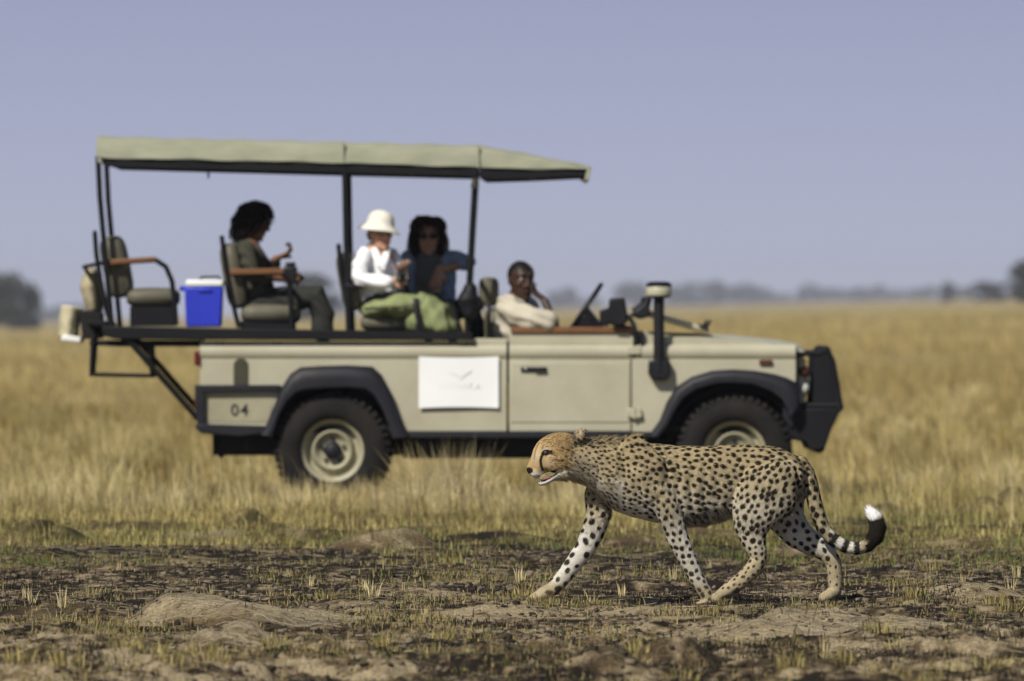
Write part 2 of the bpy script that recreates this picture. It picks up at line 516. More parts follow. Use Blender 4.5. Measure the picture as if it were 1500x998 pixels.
def ground_mat():
    m, nt, N, L, b = nodes_of('soil and dry plain')
    a = N.new('ShaderNodeAttribute'); a.attribute_name = 'col'
    tc = N.new('ShaderNodeTexCoord')
    n = N.new('ShaderNodeTexNoise'); n.inputs['Scale'].default_value = 55; n.inputs['Detail'].default_value = 6; n.inputs['Roughness'].default_value = .7
    L.new(tc.outputs['Object'], n.inputs['Vector'])
    mr = N.new('ShaderNodeMapRange'); mr.inputs['From Min'].default_value = .3; mr.inputs['From Max'].default_value = .7; mr.inputs['To Min'].default_value = .30; mr.inputs['To Max'].default_value = 1.65
    L.new(n.outputs['Fac'], mr.inputs['Value'])
    vm = N.new('ShaderNodeVectorMath'); vm.operation = 'SCALE'
    L.new(a.outputs['Color'], vm.inputs[0]); L.new(mr.outputs[0], vm.inputs['Scale'])
    L.new(vm.outputs[0], b.inputs['Base Color'])
    b.inputs['Roughness'].default_value = .95; b.inputs['Specular IOR Level'].default_value = .12
    bp = N.new('ShaderNodeBump'); bp.inputs['Strength'].default_value = .8; bp.inputs['Distance'].default_value = .012
    n2 = N.new('ShaderNodeTexNoise'); n2.inputs['Scale'].default_value = 90; n2.inputs['Detail'].default_value = 5
    L.new(tc.outputs['Object'], n2.inputs['Vector']); L.new(n2.outputs['Fac'], bp.inputs['Height']); L.new(bp.outputs[0], b.inputs['Normal'])
    return m

def make_ground():
    ys = list(np.linspace(-40, 34, 10)) + list(np.arange(35.5, 39, .25)) + list(np.arange(39, 61, .045)) + list(np.arange(61, 72, .07)) + list(np.arange(72, 92, .2))
    y = 92.0
    while y < 8400:
        ys.append(y); y *= 1.022
    ys.append(8400)
    ys = np.array(ys)
    inner = np.linspace(-1, 1, 520)
    outer = 1 + np.array([.02, .05, .1, .18, .3, .5, .8, 1.2, 1.8, 2.6, 4, 6, 10, 16, 26, 40, 70])
    t = np.concatenate([-outer[::-1], inner, outer])
    Y, T = np.meshgrid(ys, t, indexing='ij')
    w = half(np.maximum(Y, 36)) * 1.22 + .5
    X = np.clip(T * w, -4000, 4000)
    # keep columns distinct where they hit the limit
    edge = np.abs(T) > 1
    X = np.where(edge, np.clip(np.sign(T) * (w + (np.abs(T) - 1) * np.maximum(w, 14)), -4000 - np.abs(T), 4000 + np.abs(T)), X)
    nx, ny = len(t), len(ys)
    x = X.ravel(); yv = Y.ravel()
    z = gz(x, yv)
    i = np.arange(ny - 1)[:, None] * nx + np.arange(nx - 1)[None, :]
    q = np.stack([i, i + 1, i + nx + 1, i + nx], -1).reshape(-1, 4)
    me = raw_mesh('ground', np.stack([x, yv, z], -1), q.ravel(), np.arange(len(q)) * 4)
    me.polygons.foreach_set('use_smooth', [True] * len(me.polygons))
    set_col(me, ground_col(x, yv))
    o = link_mesh('ground', me, ground_mat())
    o['kind'] = 'structure'
    return o
make_ground()

# ---------------------------------------------------------------- haze: the dusty air of the plain
def make_haze():
    mb = MB().box(-4400, 4400, -300, 8900, -14, 36)
    m = bpy.data.materials.new('dusty air'); m.use_nodes = True
    nt = m.node_tree; nt.nodes.clear()
    out = nt.nodes.new('ShaderNodeOutputMaterial'); v = nt.nodes.new('ShaderNodeVolumePrincipled')
    v.inputs['Color'].default_value = (0.84, 0.86, 1.0, 1)
    v.inputs['Density'].default_value = 0.00011
    v.inputs['Anisotropy'].default_value = 0.0
    nt.links.new(v.outputs[0], out.inputs['Volume'])
    o = mb.build('haze', m, smooth=0)
    o['kind'] = 'stuff'
make_haze()

# ---------------------------------------------------------------- grass
M['grass'] = attr_mat('dry grass', 0.75, 0.2, trans=0.25)
def blades(name, x, y, h, w, col, lean=0.35, leandir=None, z=None, bend=.5):
    n = len(x)
    if z is None: z = gz(x, y)
    yaw = rng.uniform(0, math.pi, n)
    ld = rng.uniform(0, 2 * math.pi, n) if leandir is None else leandir
    ln = np.abs(rng.normal(0, lean, n))
    ln = np.clip(ln, 0, 1.3)
    dx, dy = np.cos(ld) * np.sin(ln), np.sin(ld) * np.sin(ln); dz = np.cos(ln)
    wx, wy = np.cos(yaw) * w / 2, np.sin(yaw) * w / 2
    bx, by, bz = x, y, z - .01
    mx, my, mz = x + dx * h * .55 * (1 - bend * .5), y + dy * h * .55 * (1 - bend * .5), z + dz * h * .58
    tx, ty, tz = x + dx * h, y + dy * h, z + dz * h * (1 - .18 * bend * np.sin(ln))
    v = np.empty((n, 5, 3))
    v[:, 0] = np.stack([bx - wx, by - wy, bz], -1); v[:, 1] = np.stack([bx + wx, by + wy, bz], -1)
    v[:, 2] = np.stack([mx - wx * .75, my - wy * .75, mz], -1); v[:, 3] = np.stack([mx + wx * .75, my + wy * .75, mz], -1)
    v[:, 4] = np.stack([tx, ty, tz], -1)
    b = np.arange(n)[:, None] * 5
    loops = (b + np.array([0, 1, 3, 2, 2, 3, 4])[None]).ravel()
    starts = (np.arange(n)[:, None] * 7 + np.array([0, 4])[None]).ravel()
    me = raw_mesh(name, v.reshape(-1, 3), loops, starts)
    set_col(me, np.repeat(col, 5, 0))
    return me

def scatter(n, y0, y1, margin=1.4, power=1.0, wide=1.18):
    """points thinning with distance as the frame sees them"""
    u = rng.uniform(0, 1, n)
    y = y0 * (y1 / y0) ** u if power == 0 else (y0 ** power + u * (y1 ** power - y0 ** power)) ** (1 / power)
    x = rng.uniform(-1, 1, n) * (half(y) * wide + margin)
    return x, y
def lerp(a, b, t):
    return np.asarray(a)[None] * (1 - t[:, None]) + np.asarray(b)[None] * t[:, None]
def pale_at(x, y):
    p = np.zeros_like(x)
    for mx, my, rx, ry, h, q in MOUNDS:
        p = np.maximum(p, abs(q) * np.exp(-(((x - mx) / rx) ** 2 + ((y - my) / ry) ** 2)))
    return p

STRAW = (0.59, 0.475, 0.200); STRAW2 = (0.40, 0.305, 0.115); OLIVE = (0.165, 0.145, 0.045); GREEN = (0.160, 0.200, 0.055); BROWN = (0.16, 0.10, 0.04); PALE = (0.70, 0.60, 0.36)

def short_grass():
    # the fresh short growth at the edge of the burn
    x, y = scatter(280000, 53, 84)
    n1 = fbm(x * .9, y * .35, 41, 4); n2 = fbm(x * 3.2, y * 1.1, 61, 3); n3 = fbm(x * .5, y * .25, 63, 3); n4 = fbm(x * 7.5, y * 2.2, 65, 2); n5 = fbm(x * 1.1 + 3, y * .40, 67, 3)
    dens = sstep(55.0, 67.5, y + 13 * n1 + 8.0 * n2) * (.04 + .74 * sstep(-.20, .35, n2 + .5 * n4 + .55 * n5)) * (1 - .85 * pale_at(x, y))
    k = rng.uniform(0, 1, len(x)) < dens
    x, y, n2, n3, n5 = x[k], y[k], n2[k], n3[k], n5[k]
    h = rng.gamma(2.6, .0115, len(x)) * (1 + .9 * sstep(66, 76, y)) + .010
    g = np.clip(.74 - .040 * (y - 62) + 1.1 * n3 + .5 * n2 + .35 * np.exp(-((750 + x * FPX / y - 190) / 260) ** 2 - ((y - 62) / 3.5) ** 2) + rng.normal(0, .22, len(x)), 0, 1)
    col = lerp(STRAW, GREEN, g); r = rng.uniform(0, 1, len(x))
    col = np.where((r < .38)[:, None], lerp(OLIVE, BROWN, rng.uniform(0, 1, len(x))), col) * (rng.uniform(.65, 1.2, len(x)) * (1 + .45 * np.clip(n5, -.6, .6)))[:, None]
    me = blades('short_grass', x, y, h, rng.uniform(.004, .008, len(x)), col, .4)
    tag(link_mesh('short_grass', me, M['grass']), 'short green and yellow grass growing at the edge of the burnt ground', 'grass', kind='stuff')

def stubble():
    x, y = scatter(390000, 39.5, 70)
    n2 = fbm(x * 2.6, y * 1.0, 71, 3); n1 = fbm(x * .7, y * .3, 73, 3)
    fore = 1 - sstep(42, 47, y)
    dens = (.07 + .75 * sstep(.02, .45, n2) + .30 * fore * sstep(-.1, .3, n1)) * (1 - .7 * pale_at(x, y))
    k = rng.uniform(0, 1, len(x)) < dens
    x, y, n1 = x[k], y[k], n1[k]
    h = rng.gamma(1.9, .0078, len(x)) + .005
    g = rng.uniform(0, 1, len(x))
    dk = fbm(x * 1.7, y * .6, 75, 3)
    col = np.where((g < .30 + .9 * sstep(.0, .3, dk))[:, None], np.array([[.022, .017, .012]]), np.where((g < .8)[:, None], lerp(STRAW2, STRAW, rng.uniform(0, 1, len(x))) * .8, lerp(OLIVE, GREEN, rng.uniform(0, 1, len(x)))))
    col = col * rng.uniform(.7, 1.15, len(x))[:, None]
    me = blades('stubble', x, y, h, rng.uniform(.003, .006, len(x)), col, .45)
    tag(link_mesh('stubble', me, M['grass']), 'short burnt and straw coloured stubble on the bare soil', 'stubble', kind='stuff')

def litter():
    # loose straw lying on the soil, thick on the pale mounds
    x, y = scatter(90000, 40, 64)
    p = pale_at(x, y); n2 = fbm(x * 1.8, y * .8, 81, 3)
    k = rng.uniform(0, 1, len(x)) < np.clip(.06 + .9 * p + .25 * sstep(.0, .5, n2), 0, 1)
    x, y, p = x[k], y[k], p[k]; n = len(x)
    L_ = rng.gamma(2, .020, n) + .015; a = rng.uniform(0, math.pi, n); w = rng.uniform(.0010, .0024, n)
    dx, dy = np.cos(a) * L_ / 2, np.sin(a) * L_ / 2
    x0, y0, x1, y1 = x - dx, y - dy, x + dx, y + dy
    lift = rng.uniform(.002, .012, n)
    z0, z1 = gz(x0, y0) + lift, gz(x1, y1) + lift * rng.uniform(.3, 1.6, n)
    v = np.empty((n, 4, 3))
    v[:, 0] = np.stack([x0, y0, z0], -1); v[:, 1] = np.stack([x1, y1, z1], -1)
    v[:, 2] = np.stack([x1, y1, z1 + w], -1); v[:, 3] = np.stack([x0, y0, z0 + w], -1)
    me = raw_mesh('straw_litter', v.reshape(-1, 3), np.arange(n * 4), np.arange(n) * 4)
    c = lerp((.30, .235, .14), (.50, .42, .29), rng.uniform(0, 1, n)) * rng.uniform(.5, 1.1, n)[:, None]
    set_col(me, np.repeat(c, 4, 0))
    tag(link_mesh('straw_litter', me, M['grass']), 'loose dry straw lying on the soil and mounds', 'straw', kind='stuff')

def clods():
    # crumbs and lumps of soil
    base = MB().ball((0, 0, 0), 1, 5, 4)
    bv = np.array(base.v); bf = base.f
    x, y = scatter(42000, 40, 64)
    n2 = fbm(x * 2.2, y * .9, 91, 3)
    k = rng.uniform(0, 1, len(x)) < .25 + .75 * sstep(-.1, .4, n2)
    x, y = x[k], y[k]; n = len(x)
    s = np.minimum(rng.gamma(1.5, .0032, n) + .0025, .016)
    z = gz(x, y) + s * .2
    V = np.empty((n, len(bv), 3))
    jit = rng.uniform(.5, 1.5, (n, len(bv), 1))
    sc = np.stack([s * rng.uniform(.8, 1.8, n), s * rng.uniform(.8, 1.5, n), s * rng.uniform(.5, 1, n)], -1)
    V[:] = bv[None] * jit * sc[:, None] + np.stack([x, y, z], -1)[:, None]
    fl = [i for f in bf for i in f]; st = np.cumsum([0] + [len(f) for f in bf[:-1]])
    loops = (np.arange(n)[:, None] * len(bv) + np.array(fl)[None]).ravel()
    starts = (np.arange(n)[:, None] * len(fl) + np.array(st)[None]).ravel()
    me = raw_mesh('soil_crumbs', V.reshape(-1, 3), loops, starts)
    t = rng.uniform(0, 1, n) ** 1.5
    set_col(me, np.repeat(lerp((.022, .018, .014), (.20, .16, .115), t), len(bv), 0))
    tag(link_mesh('soil_crumbs', me, attr_mat('soil crumbs', .95, .1)), 'small dark crumbs and lumps of burnt soil', 'soil', kind='stuff')

def tall_grass():
    WIND = R(200)
    x, y = scatter(290000, 68, 150, power=-.3)
    n2 = fbm(x * .9, y * .30, 101, 4); n1 = fbm(x * .45, y * .10, 103, 4); n4 = fbm(x * 3.0, y * .9, 105, 3)
    dens = .62 * (.08 + .92 * sstep(-.25, .40, n2 + .5 * n4)) * sstep(72, 90, y + 8 * n1 + 5 * n2) * (1 - .8 * pale_at(x, y))
    k = rng.uniform(0, 1, len(x)) < dens
    x, y, n2, n1 = x[k], y[k], n2[k], n1[k]; n = len(x); n6 = fbm(x * 1.3, y * .35, 107, 3)
    h = (rng.gamma(3, .028, n) + .03) * (.45 + .55 * sstep(70, 86, y)) * (1 + .9 * np.clip(n2, -.7, .9))
    t = np.clip(.55 + 1.1 * n1 + .7 * n2 + rng.normal(0, .25, n), 0, 1)
    col = lerp(STRAW2, STRAW, t); r = rng.uniform(0, 1, n)
    col = np.where((r < .16 + .35 * sstep(.05, .4, -n6))[:, None], lerp(OLIVE, BROWN, rng.uniform(0, 1, n)), col)
    col = np.where((r > .93)[:, None], np.array([PALE]), col) * (rng.uniform(.65, 1.12, n) * (1 + .55 * np.clip(n6, -.6, .5)))[:, None]
    me = blades('dry_grass', x, y, h, rng.uniform(.004, .009, n) * (y / 79), col, .5, WIND + rng.normal(0, 1.1, n), bend=.8)
    tag(link_mesh('dry_grass', me, M['grass']), 'tall golden dry grass around and behind the vehicle', 'grass', kind='stuff')
    # tussocks: blades fanning from one root, bent over at the tips
    cx, cy = scatter(1800, 72, 170, power=-.4)
    kc = rng.uniform(0, 1, len(cx)) < .25 + .75 * sstep(-.2, .4, fbm(cx * .5, cy * .16, 141, 3))
    kc &= rng.uniform(0, 1, len(cx)) < sstep(69, 84, cy)
    cx, cy = cx[kc], cy[kc]; m = len(cx); per = 70
    s_ = rng.gamma(6, .034, m) + .06; tone = np.clip(.5 + 1.2 * fbm(cx * .6, cy * .2, 143, 3) + rng.normal(0, .22, m), 0, 1)
    a = rng.uniform(0, 6.283, (m, per)); rr = .09 * np.sqrt(rng.uniform(0, 1, (m, per))) * (s_ / .22)[:, None]
    x = (cx[:, None] + rr * np.cos(a)).ravel(); y = (cy[:, None] + rr * np.sin(a)).ravel(); n = len(x)
    S_ = np.repeat(s_, per); T_ = np.repeat(tone, per)
    col = lerp((.33, .25, .085), (.72, .61, .32), np.clip(T_ + rng.normal(0, .10, n), 0, 1)) * rng.uniform(.75, 1.12, n)[:, None]
    me = blades('tussock_grass', x, y, S_ * rng.uniform(.45, 1.1, n), rng.uniform(.004, .008, n) * (y / 79), col, .62, (a.ravel() + R(200) * 0 + rng.normal(0, .5, n)), bend=1.0)
    tag(link_mesh('tussock_grass', me, M['grass']), 'pale and brown tussocks of dry grass bent over at the tips', 'grass', kind='stuff')
    x, y = scatter(120000, 140, 900, margin=2, power=-.6)
    n2 = fbm(x * .35, y * .07, 111, 4); n1 = fbm(x * .05, y * .012, 113, 3)
    k = rng.uniform(0, 1, len(x)) < (.06 + .94 * sstep(-.3, .4, n2))
    x, y, n2, n1 = x[k], y[k], n2[k], n1[k]; n = len(x)
    h = (rng.gamma(4, .035, n) + .06) * (1 + .6 * np.clip(n2, -.6, .8)) * (1 + y / 1200)
    t = np.clip(.45 + 1.0 * n1 + rng.normal(0, .25, n), 0, 1)
    col = lerp((.37, .285, .112), (.57, .455, .205), t) * rng.uniform(.8, 1.12, n)[:, None]
    me = blades('far_grass', x, y, h, rng.uniform(.006, .012, n) * (y / 79), col, .5, WIND + rng.normal(0, 1.1, n), bend=.8)
    tag(link_mesh('far_grass', me, M['grass']), 'golden dry grass of the plain reaching far behind the vehicle', 'grass', kind='stuff')

def wheel_grass():
    # longer unmown tufts against the wheels and under the sills, and seeding stalks that rise over the rest
    x, y = scatter(16000, 74.5, 79.6)
    n2 = fbm(x * 1.6, y * .8, 121, 3); n1 = fbm(x * .5, y * .3, 123, 2)
    k = rng.uniform(0, 1, len(x)) < .08 + .9 * sstep(.0, .45, n2)
    x, y, n2 = x[k], y[k], n2[k]; n = len(x)
    h = (rng.gamma(4, .028, n) + .05) * (1 + .9 * np.clip(n2, -.4, .9)) * (.55 + .45 * sstep(75, 78, y))
    col = lerp(STRAW2, PALE, rng.uniform(0, 1, n)) * rng.uniform(.75, 1.15, n)[:, None]
    me = blades('wheel_grass', x, y, h, rng.uniform(.004, .007, n), col, .5, R(200) + rng.normal(0, 1.2, n), bend=.9)
    tag(link_mesh('wheel_grass', me, M['grass']), 'uneven longer dry grass growing up against the wheels', 'grass', kind='stuff')
    x, y = scatter(5200, 70, 120)
    k = rng.uniform(0, 1, len(x)) < sstep(-.2, .4, fbm(x * .8, y * .3, 131, 3))
    x, y = x[k], y[k]; n = len(x)
    col = lerp(STRAW, PALE, rng.uniform(0, 1, n))
    me = blades('seed_stalks', x, y, rng.uniform(.18, .46, n) * (.6 + .4 * sstep(72, 80, y)), rng.uniform(.003, .006, n), col, .35, R(195) + rng.normal(0, .7, n), bend=.9)
    tag(link_mesh('seed_stalks', me, M['grass']), 'tall pale seed stalks rising over the dry grass', 'grass', kind='stuff')
def mound_straw():
    # long dead straw combed over the pale mounds
    V, L_, S, Cc = [], [], [], []
    ms = MOUNDS[:7]
    for mx, my, rx, ry, h, p in ms:
        n = int(260 * rx / .25)
        for _ in range(n):
            a = rng.uniform(0, 6.28); q = math.sqrt(rng.uniform(0, 1)) * 1.15
            x, y = mx + rx * q * math.cos(a), my + ry * q * math.sin(a)
            an = rng.normal(0, .35) + (0 if rng.uniform() < .75 else 1.5); ln = rng.uniform(.06, .26); cv = rng.normal(0, .5)
            xs = [x]; ys = [y]
            for k in range(5):
                xs.append(xs[-1] + math.cos(an) * ln / 5); ys.append(ys[-1] + math.sin(an) * ln / 5); an += cv / 5
            V.append((xs, ys)); Cc.append(rng.uniform(.45, 1.1))
    X = np.array([v[0] for v in V]); Y = np.array([v[1] for v in V]); n = len(X)
    Z = gz(X.ravel(), Y.ravel()).reshape(n, 6) + .003 + rng.uniform(0, .012, (n, 1)) * np.sin(np.linspace(.2, 2.9, 6))[None]
    W = rng.uniform(.0012, .0026, (n, 1))
    P_ = np.empty((n, 12, 3)); P_[:, :6] = np.stack([X, Y, Z], -1); P_[:, 6:] = np.stack([X, Y, Z + W], -1)
    base = np.array([[k, k + 1, k + 7, k + 6] for k in range(5)]).ravel()
    loops = (np.arange(n)[:, None] * 12 + base[None]).ravel()
    me = raw_mesh('mound_straw', P_.reshape(-1, 3), loops, np.arange(n * 5) * 4)
    set_col(me, np.repeat(np.array([[.50, .42, .29]]) * np.array(Cc)[:, None], 12, 0))
    tag(link_mesh('mound_straw', me, M['grass']), 'dead pale straw combed over the low soil mounds', 'straw', kind='stuff')
short_grass(); stubble(); litter(); clods(); tall_grass(); wheel_grass(); mound_straw()

def tuft_mesh(name, n, rad, h, cols, lean=.3, w=.005):
    a = rng.uniform(0, 2 * math.pi, n); r = rad * np.sqrt(rng.uniform(0, 1, n))
    x, y = r * np.cos(a), r * np.sin(a)
    col = lerp(cols[0], cols[1], rng.uniform(0, 1, n)) * rng.uniform(.7, 1.15, n)[:, None]
    hh = h * rng.uniform(.35, 1, n)
    return blades(name, x, y, hh, np.full(n, w) * rng.uniform(.7, 1.3, n), col, lean, a + rng.normal(0, .5, n), z=np.zeros(n))

ORD = 'first second third fourth fifth sixth seventh eighth ninth tenth eleventh twelfth thirteenth fourteenth fifteenth sixteenth seventeenth eighteenth nineteenth twentieth twenty-first twenty-second twenty-third twenty-fourth twenty-fifth'.split()
def ordinal(i, n):
    if i < n / 2: return (ORD[i] + ' from the left') if i else 'leftmost'
    j = n - 1 - i
    return (ORD[j] + ' from the right') if j else 'rightmost'

def tufts():
    kinds = [
        ('straw', [tuft_mesh('grass_tuft', 16, .025, .13, (STRAW, PALE), .22, .006) for _ in range(3)], 'few stiff straw stalks standing on burnt soil', 'straw stalks on the burnt soil'),
        ('low', [tuft_mesh('grass_tuft', 60, .055, .085, (STRAW, OLIVE), .5, .005) for _ in range(4)], 'low yellow olive grass tuft on bare soil', 'low grass tufts on the bare soil'),
        ('wisp', [tuft_mesh('grass_tuft', 260, .20, .42, ((.80, .70, .46), STRAW2), .72, .0065) for _ in range(3)], 'tall pale wispy grass clump beside the vehicle', 'pale wispy grass clumps by the vehicle'),
    ]
    made = {}
    def finish():
        for kd in range(3):
            row = sorted([(u, n_) for n_, (o, k, u) in made.items() if k == kd])
            for i, (u, n_) in enumerate(row):
                made[n_][0]['label'] = kinds[kd][2] + ', ' + ordinal(i, len(row))
    def put(kind, u, v, s=1.0, D=None):
        nm, meshes, label, group = kinds[kind]
        y = rowY(v) if D is None else D
        x = (u - 750) * y / FPX
        me = meshes[len(made) % len(meshes)]
        o = bpy.data.objects.new('grass_tuft', me); COL.objects.link(o)
        if not me.materials: me.materials.append(M['grass'])
        o.location = (x, y, gz1(x, y) - .005); o.scale = (s, s, s); o.rotation_euler = (0, 0, random.uniform(0, 6.28))
        o['group'] = group; o['category'] = 'grass'; made[o.name] = (o, kind, u)
    for u, v, s in [(91, 902, .9), (84, 908, .8), (38, 880, .8), (128, 873, .7), (48, 893, .6), (177, 842, .7), (591, 872, .8), (548, 880, .9), (536, 866, .7), (622, 905, .6), (868, 878, .7), (912, 868, .8), (986, 850, .8), (1480, 870, .9), (1490, 850, .8), (1306, 870, .6), (1130, 905, .6), (1205, 962, .9), (1040, 835, .6), (762, 850, .9), (1410, 862, .6), (720, 860, .6), (455, 862, .6), (395, 872, .5), (1360, 850, .6), (1232, 905, .6), (886, 850, .6), (310, 868, .5)]:
        put(0, u, v, s)
    for u, v, s in [(1046, 893, .75), (1026, 894, .8), (1064, 884, .6), (1211, 888, .7), (1233, 887, .6), (783, 892, .7), (802, 888, .6), (564, 940, 1.1), (178, 968, 1.1), (222, 970, 1.2), (652, 936, 1.0), (700, 938, 1.2), (930, 975, 1.3), (940, 968, 1.1), (95, 912, .8), (310, 985, 1.1), (405, 960, 1.1), (440, 950, 1.0), (300, 975, 1.0), (768, 865, 1.0), (1285, 935, 1.1), (1320, 950, 1.1), (1100, 975, 1.2), (1160, 985, 1.2), (1230, 980, 1.1), (1390, 985, 1.3), (1450, 990, 1.3), (1290, 988, 1.2), (1480, 900, 1.1), (1460, 895, 1.0), (1340, 880, .9), (480, 880, .8), (640, 965, 1.0), (30, 985, 1.1), (100, 990, 1.2), (250, 990, 1.1), (1000, 990, 1.0), (1360, 838, 1.0), (1330, 860, .8), (1075, 940, .8), (1050, 950, .8)]:
        put(1, u, v, s)
    for u, v, s in [(640, 738, 1.25), (668, 742, 1.3), (610, 748, .8), (700, 740, .7), (560, 742, .6), (735, 752, .6), (540, 735, .55), (425, 745, .55), (450, 748, .5)]:
        put(2, u, v, s, D=rowY(v) if v > 748 else 76.5 + (745 - v) * .1)
    finish()
tufts()
# ---------------------------------------------------------------- far trees
M['leaf'] = attr_mat('leaves', .8, .2, trans=.15)
M['bark'] = mat('bark', (0.09, 0.07, 0.05), .9, var=.3, scale=4)
def crown_mesh(seed, w=1.0, h=1.0, nc=36, nl=60, spread='bush'):
    """leaf clumps through the crown's volume, uneven outline, gaps between; unit size about 1 x 1 x 1 from z = 0"""
    g = np.random.default_rng(seed)
    V, F, Cc = [], [], []
    for k in range(nc):
        a = g.uniform(0, 6.28)
        if spread == 'flat':
            r = .48 * math.sqrt(g.uniform(0, 1)); z = .62 + .28 * (1 - (r / .5) ** 2) * g.uniform(.3, 1) ; s = g.uniform(.09, .15)
        else:
            z = g.uniform(.04, .90); r = .46 * math.sqrt(g.uniform(0, 1)) * (1 - .75 * max(0, z - .35) ** 1.2) ; s = g.uniform(.11, .18)
        c = np.array([r * math.cos(a) * w, r * math.sin(a) * w, z * h])
        shade = g.uniform(.65, 1.25); tone = g.uniform(0, 1)
        for j in range(nl):
            d = g.normal(0, 1, 3); d /= np.linalg.norm(d); p = c + d * s * g.uniform(.35, 1.1) * np.array([w, w, h * .75])
            t1 = g.normal(0, 1, 3); t1 /= np.linalg.norm(t1); t2 = np.cross(t1, g.normal(0, 1, 3)); t2 /= np.linalg.norm(t2) + 1e-9
            l = g.uniform(.03, .065); b = len(V)
            V += [p - t1 * l, p + t2 * l * .6, p + t1 * l, p - t2 * l * .6]; F.append((b, b + 1, b + 2, b + 3))
            cc = .62 * (np.array([.045, .060, .022]) * (1 - tone) + np.array([.075, .080, .030]) * tone) * shade * g.uniform(.8, 1.2)
            Cc += [cc] * 4
    me = bpy.data.meshes.new('crown'); me.from_pydata([tuple(p) for p in V], [], F); set_col(me, np.array(Cc)); me.materials.append(M['leaf'])
    return me
def trunk_mesh(seed, top=.55):
    g = random.Random(seed); mb = MB()
    mb.tube([(0, 0, -.03), (.01, 0, .15), (.0, .01, .35), (.02, 0, top)], [.040, .030, .024, .012], 8)
    for k in range(6):
        a = g.uniform(0, 6.28); z0 = g.uniform(.12, .4); L_ = g.uniform(.2, .36)
        mb.tube([(0, 0, z0), (math.cos(a) * L_ * .5, math.sin(a) * L_ * .5, z0 + .14), (math.cos(a) * L_, math.sin(a) * L_, z0 + .3)], [.016, .011, .004], 6)
    me = mb.mesh('trunk', 80); me.materials.append(M['bark']); return me
CR = [crown_mesh(s, spread='bush') for s in (1, 2, 3)] + [crown_mesh(s, spread='bush') for s in (4, 5)]
TR = [trunk_mesh(s) for s in (1, 2)]
def named(base, i, n): return base + ', ' + ordinal(i, n)
def vh(u): return 468 - .0245 * u
def tree(u, w, h, D, kind, label, group=None, seed=0, name='tree', lift=0):
    """w, h: size in photo px"""
    s = D / FPX
    x = (u - 750) * s; z = gz1(x, D)
    r_ = empty(name, (x, D, z)); tag(r_, label, 'tree', group)
    for nm, me in (('crown', CR[kind]), ('trunk', TR[seed % 2])):
        o = bpy.data.objects.new(nm, me); COL.objects.link(o); o.parent = r_
    zb = CAM_H + (V0 - vh(u)) * s
    H_ = (h * s) + max(0, zb - z)
    r_.scale = (w * s, w * s, H_); r_.rotation_euler = (0, 0, random.uniform(0, 6.28))
    return r_
tree(14, 76, 70, 1500, 0, 'big dark bushy tree at the left end of the plain', seed=0)
tree(44, 40, 52, 1560, 1, 'dark rounded tree close against the right flank of the biggest tree', seed=1)
tree(-8, 34, 80, 2000, 2, 'blue grey tree cut by the left edge behind the big dark one', seed=0)
tree(452, 84, 60, 2000, 1, 'grey green tree far behind the woman in dark olive', seed=1)
tree(1508, 84, 54, 1600, 0, 'dark green tree at the right edge of the horizon', seed=0)
tree(1452, 64, 24, 2400, 2, 'low dark bush beside the dark tree at the right edge of the horizon', seed=1)
tree(1388, 26, 22, 2900, 1, 'small round dark tree standing alone left of the low dark bush', seed=1)
LB = 'small hazy blue horizon tree right of the driver'
for i, (u, w, h, D) in enumerate([(828, 44, 34, 4300), (868, 28, 18, 5200), (926, 46, 40, 4200), (990, 34, 34, 4400), (1018, 40, 38, 4200), (1050, 34, 40, 4100), (1072, 26, 24, 4800), (1092, 44, 32, 4400), (1124, 34, 24, 4800), (1150, 26, 14, 5400), (1184, 30, 30, 4500), (1212, 36, 24, 4800), (1236, 28, 17, 5200), (1262, 30, 22, 4700), (1286, 32, 24, 4600), (1312, 28, 15, 5200), (1340, 30, 18, 4900), (1362, 26, 20, 4600), (1410, 34, 18, 4200)]):
    tree(u, w * 1.25, h * .80, D * 1.42, (i * 2) % 5, named(LB, i, 19), 'hazy trees along the horizon right of the driver', seed=i)
LB2 = 'low hazy blue horizon tree left of the vehicle'
for i, (u, w, h, D) in enumerate([(66, 34, 18, 4600), (84, 30, 22, 4800), (104, 34, 26, 4600), (128, 36, 24, 4700)]):
    tree(u, w * 1.2, h * .85, D * 1.3, i % 3, named(LB2, i, 4), 'hazy trees along the horizon left of the vehicle', seed=i)
LB3 = 'hazy blue horizon tree seen between the vehicle seats'
for i, (u, w, h, D) in enumerate([(428, 30, 26, 4200), (500, 40, 22, 4600), (560, 40, 18, 5000), (650, 44, 24, 4700), (700, 40, 22, 4700), (732, 44, 18, 5000)]):
    tree(u, w * 1.2, h * .85, D * 1.3, (i + 1) % 3, named(LB3, i, 6), 'hazy trees seen between the seats', seed=i)
# ---------------------------------------------------------------- safari vehicle
VY = 79.0                       # depth of the near side of the body
VW = 1.70                       # body width
S79 = VY / FPX
def VX(u): return (u - 750.0) * S79
def VZ(v): return CAM_H + (V0 - v) * S79
def poly(pts): return [(VX(u), VZ(v)) for u, v in pts]
def pline(pts, y): return [(VX(u), y, VZ(v)) for u, v in pts]

car = empty('safari_vehicle', (VX(740), VY + VW / 2, VZ(745)))
tag(car, 'cream open-sided safari vehicle with canopy parked in dry grass', 'vehicle')

def arc_pts(cu, cv, r, a0, a1, n):
    return [(cu + r * math.cos(R(a0 + (a1 - a0) * i / n)), cv - r * math.sin(R(a0 + (a1 - a0) * i / n))) for i in range(n + 1)]

